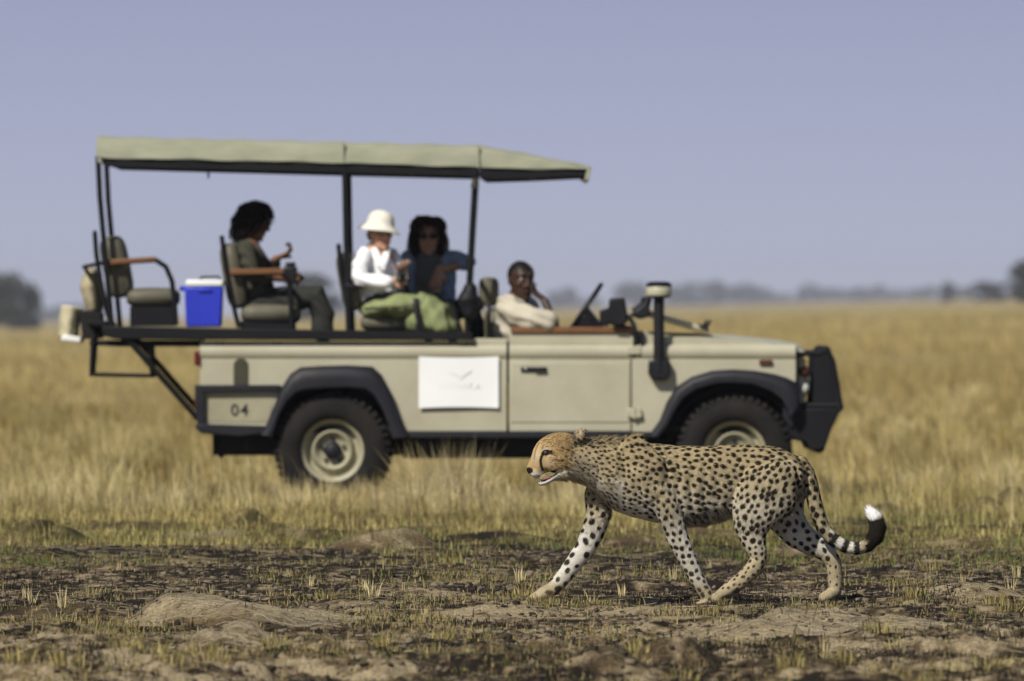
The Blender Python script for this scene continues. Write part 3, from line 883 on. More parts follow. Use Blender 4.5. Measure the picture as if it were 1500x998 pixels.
REAR_CUT = [(398, 640), (402, 612), (413, 580), (432, 556), (446, 548), (540, 548), (556, 562), (572, 590), (582, 625), (590, 636)]
FRONT_CUT = [(966, 636), (975, 606), (990, 580), (1014, 562), (1046, 553), (1100, 552), (1135, 560), (1160, 572)]
SHOULDER = [(0.0, 526), (-.016, 521), (-.020, 514), (-.008, 508), (.020, 504.5)]

def skin_side(near):
    """panels of one side: rear panel, door and front wing, each with the rounded shoulder below the rail"""
    if near: yo, th = VY, 1
    else: yo, th = VY + VW, -1
    def shoulder(mb, u0, u1, top=504.5, extra=None):
        prof = [(yo + th * a, VZ(v)) for a, v in SHOULDER] + [(yo + th * .05, VZ(top)), (yo + th * .05, VZ(526))]
        mb.extrude_x(prof, VX(u0), VX(u1))
    def flat(mb, pts):
        ya, yb = sorted((yo, yo + th * .03)); mb.prism(poly(pts), ya, yb)
    # rear panel
    mb = MB()
    flat(mb, [(293, 526), (742.4, 526), (742.4, 632), (594, 632)] + REAR_CUT[::-1][1:] + [(385, 637), (300, 624), (296, 600), (293, 570)])
    shoulder(mb, 293, 742.4)
    ya, yb = sorted((yo + th * .016, yo + th * .05))
    mb.prism(poly([(293, 504.6), (742.4, 504.6), (742.4, 496), (693, 496), (693, 500.5), (293, 500.5)]), ya, yb)
    rp = mb.build('side_panel', M['cream'], car, bevel=.004)
    # door
    mb = MB()
    flat(mb, [(746, 526), (924, 526), (924, 632), (746, 632)])
    shoulder(mb, 746, 928)
    mb.prism(poly([(746, 504.6), (928, 504.6), (928, 494), (923, 488), (746, 488)]), ya, yb)
    # raised lower lip of the door
    yc, yd = sorted((yo - th * .006, yo + th * .002))
    mb.prism(poly([(748, 531), (922, 531), (922, 619), (748, 619)]), yc, yd)
    dr = mb.build('door', M['cream'], car, bevel=.005)
    # wing
    mb = MB()
    flat(mb, [(926, 526), (1166, 526), (1166, 570), (1160, 572)] + FRONT_CUT[::-1][1:] + [(926, 634)])
    shoulder(mb, 930, 1166, 507.5)
    ye, yf = sorted((yo + th * .012, yo + th * .05))
    mb.prism(poly([(931, 505), (1150, 506.5), (1150, 510), (931, 510)]), ye, yf)
    wg = mb.build('front_wing', M['cream'], car, bevel=.005)
    return rp, dr, wg

for near in (True, False):
    rp, dr, wg = skin_side(near)
    yo, th = (VY, 1) if near else (VY + VW, -1)
    def yy(a, b):
        return sorted((yo + th * a, yo + th * b))
    # rear wing trims: rails that frame the number panel
    a, b = yy(-.045, .0)
    MB().prism(poly([(285, 564), (412, 564), (408, 574), (300, 575), (300, 622), (289, 622)]), a, b).build('trim_rail', M['flare'], car, bevel=.008)
    MB().prism(poly([(286, 621), (300, 621), (392, 624), (385, 636), (350, 640), (296, 635), (287, 628)]), *yy(-.055, .0)).build('trim_rail', M['flare'], car, bevel=.01)
    # sill
    MB().prism(poly([(583, 632.6), (966, 632.6), (958, 642), (590, 642)]), *yy(-.035, .10)).build('sill', M['flare'], car, bevel=.006)
    # wheel arch flares
    def flare(outer, inner, name):
        """bulged lip between two outlines"""
        rings = []
        for (ou, ov), (iu, iv) in zip(outer, inner):
            o_, i_ = Vector((VX(ou), 0, VZ(ov))), Vector((VX(iu), 0, VZ(iv)))
            ring = []
            for t, off in [(0, .004), (.02, -.045), (.25, -.075), (.55, -.085), (.95, -.080), (1, -.06), (1.0, .05), (0.5, .05), (0, .04)]:
                p = o_.lerp(i_, t); ring.append((p.x, yo + th * off, p.z))
            rings.append(ring)
        MB().loft(rings).build(name, M['flare'], car, smooth=50)
    flare([(380, 636), (388, 626), (399, 600), (411, 570), (425, 548), (440, 538), (470, 536), (510, 535), (546, 537), (560, 550), (575, 578), (587, 612), (602, 640)],
          [(396, 640), (401, 632), (409, 608), (420, 588), (434, 575), (448, 571), (475, 569), (510, 568), (535, 570), (548, 580), (560, 600), (569, 622), (574, 642)], 'wheel_arch')
    flare([(950, 638), (966, 616), (976, 590), (990, 567), (1013, 552), (1043, 543), (1075, 541), (1105, 543), (1135, 548), (1152, 553), (1170, 562), (1172, 590)],
          [(964, 640), (978, 622), (988, 602), (1000, 584), (1020, 570), (1048, 562), (1075, 561), (1103, 563), (1130, 574), (1145, 586), (1152, 600), (1156, 612)], 'wheel_arch')
    # dark inner wells
    for cu, cv, rr in ((487, 660, 95), (1076, 663, 95)):
        ring0 = [(VX(u), yo + th * .052, VZ(v)) for u, v in arc_pts(cu, cv, rr, 10, 170, 16)]
        ring1 = [(x, yo + th * .42, z) for x, y, z in ring0]
        n = len(ring0)
        thick0 = [(VX(u), yo + th * .052, VZ(v)) for u, v in arc_pts(cu, cv, rr + 4, 10, 170, 16)]
        thick1 = [(x, yo + th * .42, z) for x, y, z in thick0]
        mb = MB(); rings = [[ring0[i], ring1[i], thick1[i], thick0[i]] for i in range(n)]
        mb.loft(rings)
        ya, yb = sorted((yo + th * .40, yo + th * .425)); mb.prism(poly(arc_pts(cu, cv, rr + 4, 10, 170, 16)), ya, yb)
        mb.build('wheel_well', M['under'], car)
    # door details
    if near:
        d_hand = MB()
        a, b = yy(-.018, .0)
        d_hand.prism(poly([(763, 538), (801, 538), (801, 545), (763, 545)]), a, b)
        d_hand.prism(poly([(783, 539.5), (800, 540), (799, 544), (783, 544.5)]), *yy(-.034, -.016))
        d_hand.build('door_handle', M['black_plastic'], dr, bevel=.003)
        MB().ball((VX(770), yo - .02, VZ(541.5)), (.011, .008, .011)).build('door_lock', M['steel'], dr)
        MB().prism(poly([(748, 479), (927, 479.5), (927, 488), (748, 488)]), *yy(-.002, .055)).build('top_trim', M['wood'], dr, bevel=.006)
        mbh = MB(); mbh.prism(poly([(918, 599), (938, 597), (941, 611), (930, 614), (919, 610)]), *yy(-.035, .0))
        mbh.tube([(VX(929), yo - .03, VZ(595)), (VX(929), yo - .03, VZ(614))], .012)
        mbh.build('hinge', M['cream'], dr, bevel=.006)
        mbh = MB(); mbh.prism(poly([(919, 508), (939, 508), (939, 519), (919, 519)]), *yy(-.028, -.016))
        mbh.build('hinge', M['cream'], dr, bevel=.004)
        MB().prism(poly([(1112, 527), (1131, 527), (1131, 534), (1112, 534)]), *yy(-.022, 0)).build('indicator_lamp', M['lens_orange'], wg, bevel=.004)
        # pill-shaped filler recess: rim and dark inset
        pill = arc_pts(353, 536, 11, 0, 180, 10) + [(342, 563), (364, 563)]
        MB().prism(poly(pill), *yy(-.006, .002)).build('fuel_filler', M['olive_recess'], rp, bevel=.003)
        # rivets along the rail
        for u in (318, 326, 401, 409, 660, 668, 684, 692):
            MB().ball((VX(u), yo + .012, VZ(503.2)), (.008, .006, .008), 8, 5).build('bolt', M['olive_recess'], rp)
        MB().prism(poly([(295, 578), (296, 618), (394, 619), (402, 578)]), *yy(-.004, .002)).build('number_plate_panel', M['cream_dull'], rp)  # duller cream puts the shade of the rails into this panel
    else:
        MB().prism(poly([(748, 479), (927, 479.5), (927, 488), (748, 488)]), *yy(-.002, .055)).build('top_trim', M['wood'], dr, bevel=.006)

def text_mesh(name, body, u0, v0, hpx, y, mat_, parent, space=1.0, depth=.002, bold=0.0, wpx=None):
    c = bpy.data.curves.new(name, 'FONT'); c.body = body; c.size = 1; c.extrude = 0.0; c.space_character = space; c.offset = bold
    o = bpy.data.objects.new(name, c); COL.objects.link(o)
    me = eval_mesh(o); bpy.data.objects.remove(o); bpy.data.curves.remove(c)
    co = get_co(me); x0, x1 = co[:, 0].min(), co[:, 0].max(); y0, y1 = co[:, 1].min(), co[:, 1].max()
    sc = hpx * S79 / (y1 - y0); sx = sc if wpx is None else wpx * S79 / (x1 - x0)
    new = np.stack([VX(u0) + (co[:, 0] - x0) * sx, np.full(len(co), y), VZ(v0) + (co[:, 1] - y0) * sc], -1)
    set_co(me, new)
    return link_mesh(name, me, mat_, parent)
text_mesh('lettering', '04', 338.5, 609.5, 17.5, VY - .008, M['number'], car, 1.15, bold=.012)
# company sheet stuck on the side, corners a little curled
mb = MB(); nu, nv = 14, 8; vs = []
for j in range(nv + 1):
    for i in range(nu + 1):
        a, b = i / nu, j / nv
        u = 613.5 + a * (730.5 - 613.5); v = 522.5 + b * (598 - 522.5)
        v += 1.6 * (1 - (2 * a - 1) ** 2) * (1 if b < .5 else -1) * abs(2 * b - 1) ** 3
        off = .023 + .004 * math.sin(a * 5) + .003 * (abs(2 * a - 1) ** 8) * (abs(2 * b - 1) ** 2)
        vs.append((VX(u), VY - off, VZ(v)))
fs = [(j * (nu + 1) + i, j * (nu + 1) + i + 1, (j + 1) * (nu + 1) + i + 1, (j + 1) * (nu + 1) + i) for j in range(nv) for i in range(nu)]
sheet = mb.add(vs, fs).build('company_sheet', M['white_print'], car, smooth=0)
sm = sheet.modifiers.new('solid', 'SOLIDIFY'); sm.thickness = .003; sm.offset = -1
text_mesh('lettering', 'LUNNKA', 642, 569, 8.5, VY - .0305, M['faint_grey'], sheet, 1.4, wpx=62)
# bird emblem
bird = [(655, 547), (664, 546.5), (671, 549), (675, 551.5), (680, 547), (687, 543.5), (692, 541), (688, 546), (682, 550), (677, 555), (674, 557), (672, 553), (665, 550)]
mb = MB(); mb.add([(VX(u), VY - .0305, VZ(v)) for u, v in bird], [tuple(range(len(bird)))])
mb.build('emblem', M['faint_tan'], sheet, smooth=0)

# bonnet
def cross_body(prof_uv, name, m, y0=VY + .03, y1=VY + VW - .03, bevel=.01):
    return MB().prism(poly(prof_uv), y0, y1).build(name, m, car, bevel=bevel)
mbn = MB()
rings = []
for u, v in [(942, 489), (975, 491), (1020, 492.5), (1080, 495.5), (1120, 499.5), (1150, 503.5), (1168, 507), (1178, 511), (1181, 517)]:
    ring = []
    for t in np.linspace(0, 1, 17):
        y = VY + .035 + t * (VW - .07)
        crown = 1 - abs(2 * t - 1) ** 6
        side = 1 - .16 * max(0, (u - 1140) / 40) * (1 - 0)
        ring.append((VX(u) - (.05 * (abs(2 * t - 1) ** 4) if u > 1140 else 0), y, VZ(v) - .012 * (1 - crown) + .018 * math.exp(-((t - .5) / .28) ** 2)))
    ring += [(VX(u) - .0, VY + VW - .035, VZ(max(v + 3, 510))), (VX(u), VY + .035, VZ(max(v + 3, 510)))]
    rings.append(ring)
mbn.loft(rings).build('bonnet', M['cream'], car, smooth=50)
# front panel, grille and lamps
MB().prism(poly([(1150, 512), (1176, 516), (1180, 530), (1179, 600), (1150, 604)]), VY + .10, VY + VW - .10).build('front_panel', M['cream'], car, bevel=.01)
g = MB()
for k in range(9):
    z = VZ(530 + k * 6.5); g.box(VX(1179), VX(1183), VY + .45, VY + VW - .45, z - .008, z + .008)
g.build('grille', M['black_plastic'], car, kind='stuff')
for y in (VY + .26, VY + VW - .26):
    hl = MB(); c = (VX(1176), y, VZ(556))
    hl.ball(c, (.06, .09, .09), 18, 10).build('headlight', M['glass'], car)
    MB().ball((VX(1178), y - .0 + (.14 if y > VY + 1 else -.14), VZ(545)), (.04, .045, .045), 14, 8).build('side_lamp', M['lens_orange'], car)
    MB().ball((VX(1178), y - .0 + (.14 if y > VY + 1 else -.14), VZ(570)), (.04, .045, .045), 14, 8).build('side_lamp', M['glass'], car)
# front corner filler under the wing
for y0, y1 in ((VY + .0, VY + .12), (VY + VW - .12, VY + VW)):
    MB().prism(poly([(1148, 572), (1168, 568), (1174, 600), (1160, 628), (1146, 612)]), y0, y1).build('corner_panel', M['flare'], car, bevel=.008)

# bull bar and bumper
bb = MB()
bb.prism(poly([(1150, 604), (1160, 598), (1228, 598), (1231, 602), (1217, 632), (1209, 656), (1200, 660), (1186, 660), (1180, 648), (1150, 640)]), VY + .02, VY + VW - .02)
bull = bb.build('bull_bar', M['black_metal'], car, bevel=.02)
for y in (VY + .05, VY + VW - .05):
    t = MB()
    t.tube(pline([(1166, 602), (1166, 521), (1170, 518), (1200, 518), (1213, 513), (1220, 530), (1232, 597), (1226, 604)], y), .021, 10)
    t.tube(pline([(1162, 594), (1228, 594)], y), .018, 8)
    t.prism(poly([(1194, 520), (1214, 516), (1230, 596), (1226, 600), (1190, 600)]), y - .012, y + .012)
    t.build('side_hoop', M['black_metal'], bull)
for u, v in ((1210, 517), (1218, 545), (1225, 570), (1231, 597)):
    MB().tube([(VX(u), VY + .05, VZ(v)), (VX(u), VY + VW - .05, VZ(v))], .022, 10).build('cross_bar', M['black_metal'], bull)
for k in range(4):
    y = VY + .42 + k * (VW - .84) / 3
    MB().tube(pline([(1206, 516), (1219, 550), (1230, 597), (1222, 612)], y), .018, 8).build('upright_bar', M['black_metal'], bull)
for y in (VY + .18, VY + VW - .18):
    MB().lathe_y((VX(1209), y, VZ(516)), [(0.0, -.05), (.03, -.05), (.046, -.03), (.046, .03), (.03, .05), (0.0, .05)], 18).build('rail_end', M['black_plastic'], bull)
MB().tube([(VX(1200), VY + .1, VZ(655)), (VX(1200), VY + VW - .1, VZ(655))], .045, 12).build('bumper_tube', M['black_metal'], bull)

# chassis, floor, cabin box
ch = MB()
ch.box(VX(310), VX(1160), VY + .28, VY + .42, VZ(668), VZ(636))
ch.box(VX(310), VX(1160), VY + VW - .42, VY + VW - .28, VZ(668), VZ(636))
ch.box(VX(590), VX(950), VY + .12, VY + VW - .12, VZ(672), VZ(643))
ch.box(VX(322), VX(400), VY + .10, VY + VW - .10, VZ(664), VZ(637))
ch.tube([(VX(487), VY + .2, VZ(660)), (VX(487), VY + VW - .2, VZ(660))], .05)
ch.tube([(VX(1076), VY + .2, VZ(663)), (VX(1076), VY + VW - .2, VZ(663))], .05)
ch.ball((VX(487), VY + .85, VZ(660)), .16); ch.ball((VX(1076), VY + 1.05, VZ(663)), .15)
ch.tube(pline([(322, 652), (330, 660), (318, 668)], VY + .3), .03)
ch.build('chassis', M['under'], car, bevel=.01)
fl = MB()
fl.box(VX(300), VX(1150), VY + .05, VY + VW - .05, VZ(634), VZ(624))
fl.box(VX(940), VX(946), VY + .05, VY + VW - .05, VZ(630), VZ(490))          # bulkhead
fl.box(VX(742), VX(745), VY + .05, VY + VW - .05, VZ(630), VZ(500))
fl.box(VX(293), VX(297), VY + .052, VY + VW - .052, VZ(630), VZ(502))         # tailgate
fl.box(VX(946), VX(1150), VY + .3, VY + VW - .3, VZ(630), VZ(512))           # engine bay
fl.build('floor_pan', M['under'], car)
for y in (VY + .01, VY + VW - .01):
    MB().box(VX(285), VX(293), y - .03, y + .09, VZ(536), VZ(515)).build('tail_lamp', M['lens_red'], car, bevel=.006)
    MB().box(VX(285), VX(293), y - .03, y + .09, VZ(598), VZ(578)).build('tail_lamp', M['lens_orange'], car, bevel=.006)
# mud flap
MB().prism(poly([(396, 640), (402, 640), (404, 668), (398, 668)]), VY + .03, VY + .28).build('mud_flap', M['under'], car)

# wheels
def make_wheel(cu, cv, near):
    y = VY - .015 if near else VY + VW + .015          # outer face
    th = 1 if near else -1
    c = (VX(cu), y, VZ(cv)); k = S79
    rim = MB().lathe_y(c, [(r_ * k, th * d) for r_, d in [(46.5, .012), (47, .028), (45, .034), (42, .036), (40, .055), (38.5, .10), (33.5, .105), (31, .085), (29.5, .06), (27.5, .05), (24.5, .058), (22, .085), (14, .095), (6, .095), (6, .14), (47, .16)]], 48)
    w = rim.build('wheel', M['cream_dull'], car, smooth=60)
    MB().lathe_y(c, [(r_ * k, th * d) for r_, d in [(46, .016), (50, -.004), (58, -.016), (68, -.014), (75, .0), (79.5, .018), (81, .05), (81, .20), (78, .235), (60, .25), (46, .20)]], 56).build('tyre', M['rubber'], w, smooth=50)
    tr = MB()
    for i in range(44):
        a = 2 * math.pi * i / 44; ca, sa = math.cos(a), math.sin(a)
        tw = .030 if i % 2 else .022
        ta = Vector((-sa, 0, ca)); ra = Vector((ca, 0, sa)); C0 = Vector(c)
        for (r0, r1, d0, d1) in ((76.5, 85.2, -.002, .10), (79, 85.2, .115, .225)):
            sh = .014 if d0 > .1 else 0
            vs = []
            for rr, dd, q in ((r0, d0, 0), (r1, d0 + .02, 0), (r1, d1, 0), (r0, d1, 0)):
                for sgn in (-1, 1):
                    p = C0 + ra * (rr * k) + ta * (sgn * tw * .62 + sh); vs.append((p.x, y + th * dd, p.z))
            tr.add(vs, [(0, 1, 3, 2), (2, 3, 5, 4), (4, 5, 7, 6), (6, 7, 1, 0), (0, 2, 4, 6), (1, 7, 5, 3)])
    tr.build('tyre_tread', M['rubber'], w, kind='stuff')
    hub = MB().lathe_y(c, [(r_ * k, th * d) for r_, d in [(0, .02), (8, .024), (11.5, .035), (12.5, .06), (13, .10), (0, .10)]], 28)
    hub.build('hub', M['flare'], w, smooth=60)
    for i in range(5):
        a = R(90 + 72 * i)
        p = (c[0] + 17.5 * k * math.cos(a), y + th * .083, c[2] + 17.5 * k * math.sin(a))
        MB().lathe_y(p, [(0, -.014 * th), (2.6 * k, -.014 * th), (3.0 * k, .008 * th), (0, .008 * th)], 8).build('wheel_nut', M['flare'], w)
for cu, cv in ((487, 660), (1076, 663)):
    for near in (True, False):
        make_wheel(cu, cv, near)

# snorkel
sn = MB()
sn.tube(pline([(965, 545), (965, 434)], VY - .045), [(.038, .036), (.037, .034)], 16)
snk = sn.build('snorkel', M['black_plastic'], car)
MB().prism(poly([(950, 528), (981, 528), (982, 548), (976, 557), (956, 557), (949, 548)]), VY - .075, VY + .01).build('snorkel_base', M['black_plastic'], snk, bevel=.012)
def lathe_z(c, prof, seg=32):
    rings = [[(c[0] + r_ * math.cos(2 * math.pi * k / seg), c[1] + r_ * math.sin(2 * math.pi * k / seg), z) for k in range(seg)] for r_, z in prof]
    return MB().loft(rings)
cz = lambda v: VZ(v)
lathe_z((VX(965), VY - .045, 0), [(.04, cz(437)), (.075, cz(436)), (.082, cz(434)), (.082, cz(432.5))]).build('snorkel_head', M['black_plastic'], snk)
lathe_z((VX(965), VY - .045, 0), [(.088, cz(433)), (.090, cz(432)), (.090, cz(422)), (.086, cz(420.5))]).build('snorkel_band', M['cream'], snk)
lathe_z((VX(965), VY - .045, 0), [(.084, cz(421)), (.088, cz(418.5)), (.085, cz(415)), (.06, cz(412.8)), (.0001, cz(412.4))]).build('snorkel_cap', M['black_plastic'], snk)

# folded windscreen leaning forward over the bonnet
ws = MB()
A, B = (938, 456), (1036, 484)
for y in (VY + .16, VY + VW - .16):
    ws.tube([(VX(A[0]), y, VZ(A[1])), (VX(B[0]), y, VZ(B[1]))], [(.022, .018)] * 2, 8)
for (u, v) in (A, B):
    ws.tube([(VX(u), VY + .16, VZ(v)), (VX(u), VY + VW - .16, VZ(v))], .02, 8)
scr = ws.build('windscreen', M['cream'], car, bevel=.004)
MB().add([(VX(A[0]), VY + .18, VZ(A[1])), (VX(B[0]), VY + .18, VZ(B[1])), (VX(B[0]), VY + VW - .18, VZ(B[1])), (VX(A[0]), VY + VW - .18, VZ(A[1]))], [(0, 1, 2, 3)]).build('glass_pane', M['glass'], scr, smooth=0)
for y in (VY + .12, VY + VW - .12):
    MB().prism(poly([(1025, 478), (1036, 484), (1043, 470), (1041, 468), (1033, 478), (1022, 474)]), y - .02, y + .02).build('windscreen_clip', M['black_plastic'], scr)
    MB().tube(pline([(932, 458), (947, 447), (950, 436)], y), .03, 8).build('windscreen_hinge', M['black_plastic'], scr)
    MB().prism(poly([(926, 462), (944, 446), (953, 452), (952, 464), (940, 468)]), y - .03, y + .03).build('windscreen_bracket', M['black_plastic'], scr, bevel=.01)
    MB().tube(pline([(922, 461), (931, 478), (936, 505)], y - .03 if y < VY + .5 else y + .03), .012, 8).build('windscreen_strut', M['cream'], scr)
    MB().tube(pline([(903, 480), (920, 481), (930, 488), (933, 506)], y - .1 if y < VY + .5 else y + .1), .022, 8).build('door_bracket', M['black_plastic'], car)
    MB().tube(pline([(940, 485), (941, 507)], y - .12 if y < VY + .5 else y + .12), .012, 8).build('hinge_pin', M['black_plastic'], car)
# dash top
MB().prism(poly([(905, 492), (944, 486), (944, 520), (915, 520)]), VY + .06, VY + VW - .06).build('dashboard', M['black_plastic'], car, bevel=.015)
# mirrors / instrument hood seen above the door
for y in (VY + .02,):
    mm = MB().prism(poly([(892, 437), (915, 436), (918, 452), (920, 472), (912, 478), (896, 478), (890, 470)]), y - .08, y + .05).build('side_mirror', M['black_plastic'], car, bevel=.015)
    MB().prism(poly([(878, 455), (893, 450), (893, 478), (879, 478)]), y + .0, y + .12).build('mirror_arm', M['black_plastic'], mm, bevel=.012)
# steering wheel (right-hand drive: on the near side)
stw = MB(); cst = Vector((VX(857), VY + .42, VZ(453)))
ax = Vector((-(VZ(433) - VZ(470)), 0, (VX(870) - VX(845)))).normalized()
upv = Vector((VX(870) - VX(845), 0, VZ(433) - VZ(470))).normalized(); sd = Vector((0, 1, 0))
ringp = [cst + upv * (.205 * math.cos(t)) * 1.0 + sd * (.205 * math.sin(t)) for t in np.linspace(0, 2 * math.pi, 33)]
stw.tube(ringp, .017, 8, caps=False)
for t in (R(90), R(210), R(330)):
    stw.tube([cst, cst + upv * .2 * math.cos(t) + sd * .2 * math.sin(t)], .011, 6)
stw.tube([cst, (VX(880), VY + .42, VZ(482))], .03, 8)
stw.prism(poly([(838, 476), (848, 464), (862, 462), (870, 478), (868, 486), (838, 486)]), VY + .36, VY + .48)
stw.build('steering_wheel', M['black_plastic'], car)

# deck
dk = MB()
dk.prism(poly([(150, 478), (692, 487.5), (692, 499), (560, 498.5), (300, 498), (170, 497), (150, 492)]), VY - .04, VY + VW + .04)
dk.prism(poly([(130, 499), (292, 499), (292, 508), (170, 508), (130, 506)]), VY + .1, VY + VW - .1)
deck = dk.build('deck', M['black_metal'], car, bevel=.008)
MB().prism(poly([(126, 470), (155, 470), (160, 477), (150, 479), (128, 476)]), VY + .05, VY + VW - .05).build('deck_end', M['black_metal'], car, bevel=.006)
for y in (VY - .0, VY + VW - .0):
    MB().tube(pline([(172, 490), (190, 500), (290, 614)], y), [.022, .022, .020], 8).build('brace', M['black_metal'], car)
st = MB()
st.tube(pline([(136, 494), (133, 549), (222, 551), (219, 505)], VY + .06), .019, 8)
st.tube(pline([(136, 494), (133, 549), (222, 551), (219, 505)], VY + .55), .019, 8)
for u, v in ((140, 549), (165, 549.5), (190, 550), (215, 550.5)):
    st.box(VX(u) - .03, VX(u) + .03, VY + .06, VY + .55, VZ(v) - .008, VZ(v) + .008)
st.build('step', M['black_metal'], car)

# canopy: khaki canvas roof with hanging sides and a sloping front awning
CW0, CW1 = VY + .03, VY + VW - .03
def canopy():
    mb = MB(); rings = []
    #      u,  top v, hem v
    secs = [(140.5, 200.5, 228), (146, 200, 231), (200, 201.5, 232.5), (280, 203.5, 233.5), (360, 205, 235.5), (440, 207, 237), (500, 208.3, 238.5), (560, 209.8, 240.3), (630, 211.6, 242.5), (690, 213, 244.5), (701, 213.4, 245), (740, 219.5, 246.5), (790, 229, 247), (830, 237, 247.4), (862, 243, 247.5), (866, 244, 246.5)]
    ny = 13
    us = [q[0] for q in secs]
    ug = sorted(set(us) | set(np.arange(150, 860, 14).tolist()))
    secs = [(u_, float(np.interp(u_, us, [q[1] for q in secs])), float(np.interp(u_, us, [q[2] for q in secs]))) for u_ in ug]
    for u, vt, vh in secs:
        w1 = .010 * math.sin(u * .11) * math.sin(u * .037 + 1) + random.uniform(-.003, .003); vh += 1.0 * math.sin(u * .062) * math.sin(u * .019 + 2)
        ring = []
        front = max(0, (u - 701) / 165)
        zt, zh = VZ(vt), VZ(vh)
        zh2 = min(zh, zt - .008)
        inset = .05 * (1 - front)
        # near hem up, over the top, down the far side, back inside
        ring += [(VX(u), CW0 + w1, zh2), (VX(u), CW0 + .004 - w1 * .7, zh2 + (zt - zh2) * .5)]
        for t in np.linspace(0, 1, ny):
            y = CW0 + inset * .5 + t * (CW1 - CW0 - inset)
            sag = .02 * math.sin(math.pi * t) - .012 * abs(math.sin(u * .0449)) * math.sin(math.pi * t)
            ring.append((VX(u), y, zt + sag - .012 * (abs(2 * t - 1) ** 8)))
        ring += [(VX(u), CW1 - .004, zh2 + (zt - zh2) * .5), (VX(u), CW1, zh2)]
        ring += [(VX(u), CW1 - .012, zh2), (VX(u), CW1 - .03, zt - .02)]
        ring += [(VX(u), CW0 + .03, zt - .02), (VX(u), CW0 + .012, zh2)]
        rings.append(ring)
    mb.loft(rings)
    o = mb.build('canopy', M['canvas'], car, smooth=50)
    # front valance and seam
    MB().prism(poly([(861, 245), (866, 244), (863, 264), (856, 264.5)]), CW0 + .004, CW1 - .004).build('valance', M['canvas'], o, bevel=.004)
    MB().prism(poly([(141, 227), (147, 229), (150, 240), (143, 238)]), CW0 + .006, CW1 - .006).build('valance', M['canvas'], o, bevel=.004)
    for u, v0, v1 in ((701, 213, 246), (503, 208, 239)):
        MB().tube([(VX(u), CW0 - .004, VZ(v0 + 1)), (VX(u), CW0 - .004, VZ(v1))], .008, 6).build('seam', M['canvas'], o)
    return o
canopy()
rf = MB()  # deep black rails stand in for the shaded underside of the canopy
for y0 in (CW0 + .015, CW1 - .055):
    rf.prism(poly([(148, 231), (500, 239), (700, 245), (703, 252), (700, 259), (500, 254), (165, 245), (150, 239)]), y0, y0 + .04)
    rf.prism(poly([(703, 247), (860, 247.6), (860, 258), (780, 262), (712, 264), (703, 258)]), y0, y0 + .03)
for u, v in ((152, 236), (260, 240), (380, 244), (503, 247), (600, 250), (698, 253), (780, 256), (856, 257)):
    rf.box(VX(u) - .02, VX(u) + .02, CW0 + .055, CW1 - .055, VZ(v) - .02, VZ(v) + .02)
rf.build('roof_shade_frame', M['black_metal'], car, bevel=.004)
MB().prism(poly([(302, 246), (306, 246), (305, 261), (302.5, 261)]), VY + .25, VY + .27).build('roof_hook', M['black_plastic'], car)
# posts
def post(pts, y, r): MB().tube(pline(pts, y), r, 10).build('post', M['black_metal'], car)
post([(143, 229), (146, 290), (151, 345), (158, 420), (164, 482)], VY + .06, .019)
post([(143, 229), (146, 290), (151, 345), (158, 420), (164, 482)], VY + VW - .03, .019)
post([(505, 240), (507, 345), (509, 420), (511, 488)], VY + .06, .022)
post([(505, 240), (507, 345), (509, 420), (511, 488)], VY + VW - .03, .022)
post([(697, 246), (692, 330), (687, 420), (684, 492)], VY + .06, .021)
post([(697, 246), (692, 330), (687, 420), (684, 492)], VY + VW - .03, .021)
MB().prism(poly([(692, 262), (700, 262), (697, 277), (689, 275)]), VY - .0, VY + .03).build('post_clamp', M['olive_recess'], car, bevel=.003)
# grab rail in front of the first row and the foot of the front post
MB().tube([(VX(686), VY + .05, VZ(383)), (VX(686), VY + VW - .05, VZ(383))], .02, 8).build('grab_rail', M['black_metal'], car)
MB().prism(poly([(672, 486), (690, 486), (694, 499), (668, 499)]), VY - .045, VY + .06).build('post_foot', M['black_metal'], car, bevel=.004)

# seats -----------------------------------------------------------
def cushion(c0, c1, thick, w, y0, bulge=.02):
    """padded slab: side-view centre line c0 -> c1, in-plane thickness, width w along y from y0"""
    c0, c1 = Vector(c0), Vector(c1); ax = (c1 - c0); L_ = ax.length; ax.normalize(); nrm = ax.cross(Vector((0, 1, 0))).normalized()
    rings = []
    ny = 9
    for j in range(ny + 1):
        t = j / ny; e = 1 - abs(2 * t - 1) ** 5
        ring = []
        for a in range(20):
            an = 2 * math.pi * a / 20
            ca, sa = math.cos(an), math.sin(an)
            px = math.copysign(abs(ca) ** .45, ca) * L_ / 2 * (.93 + .07 * e); pz = math.copysign(abs(sa) ** .6, sa) * (thick / 2) * (.55 + .45 * e)
            p = (c0 + c1) / 2 + ax * px + nrm * pz
            ring.append((p.x, y0 + t * w, p.z))
        rings.append(ring)
    return MB().loft(rings)
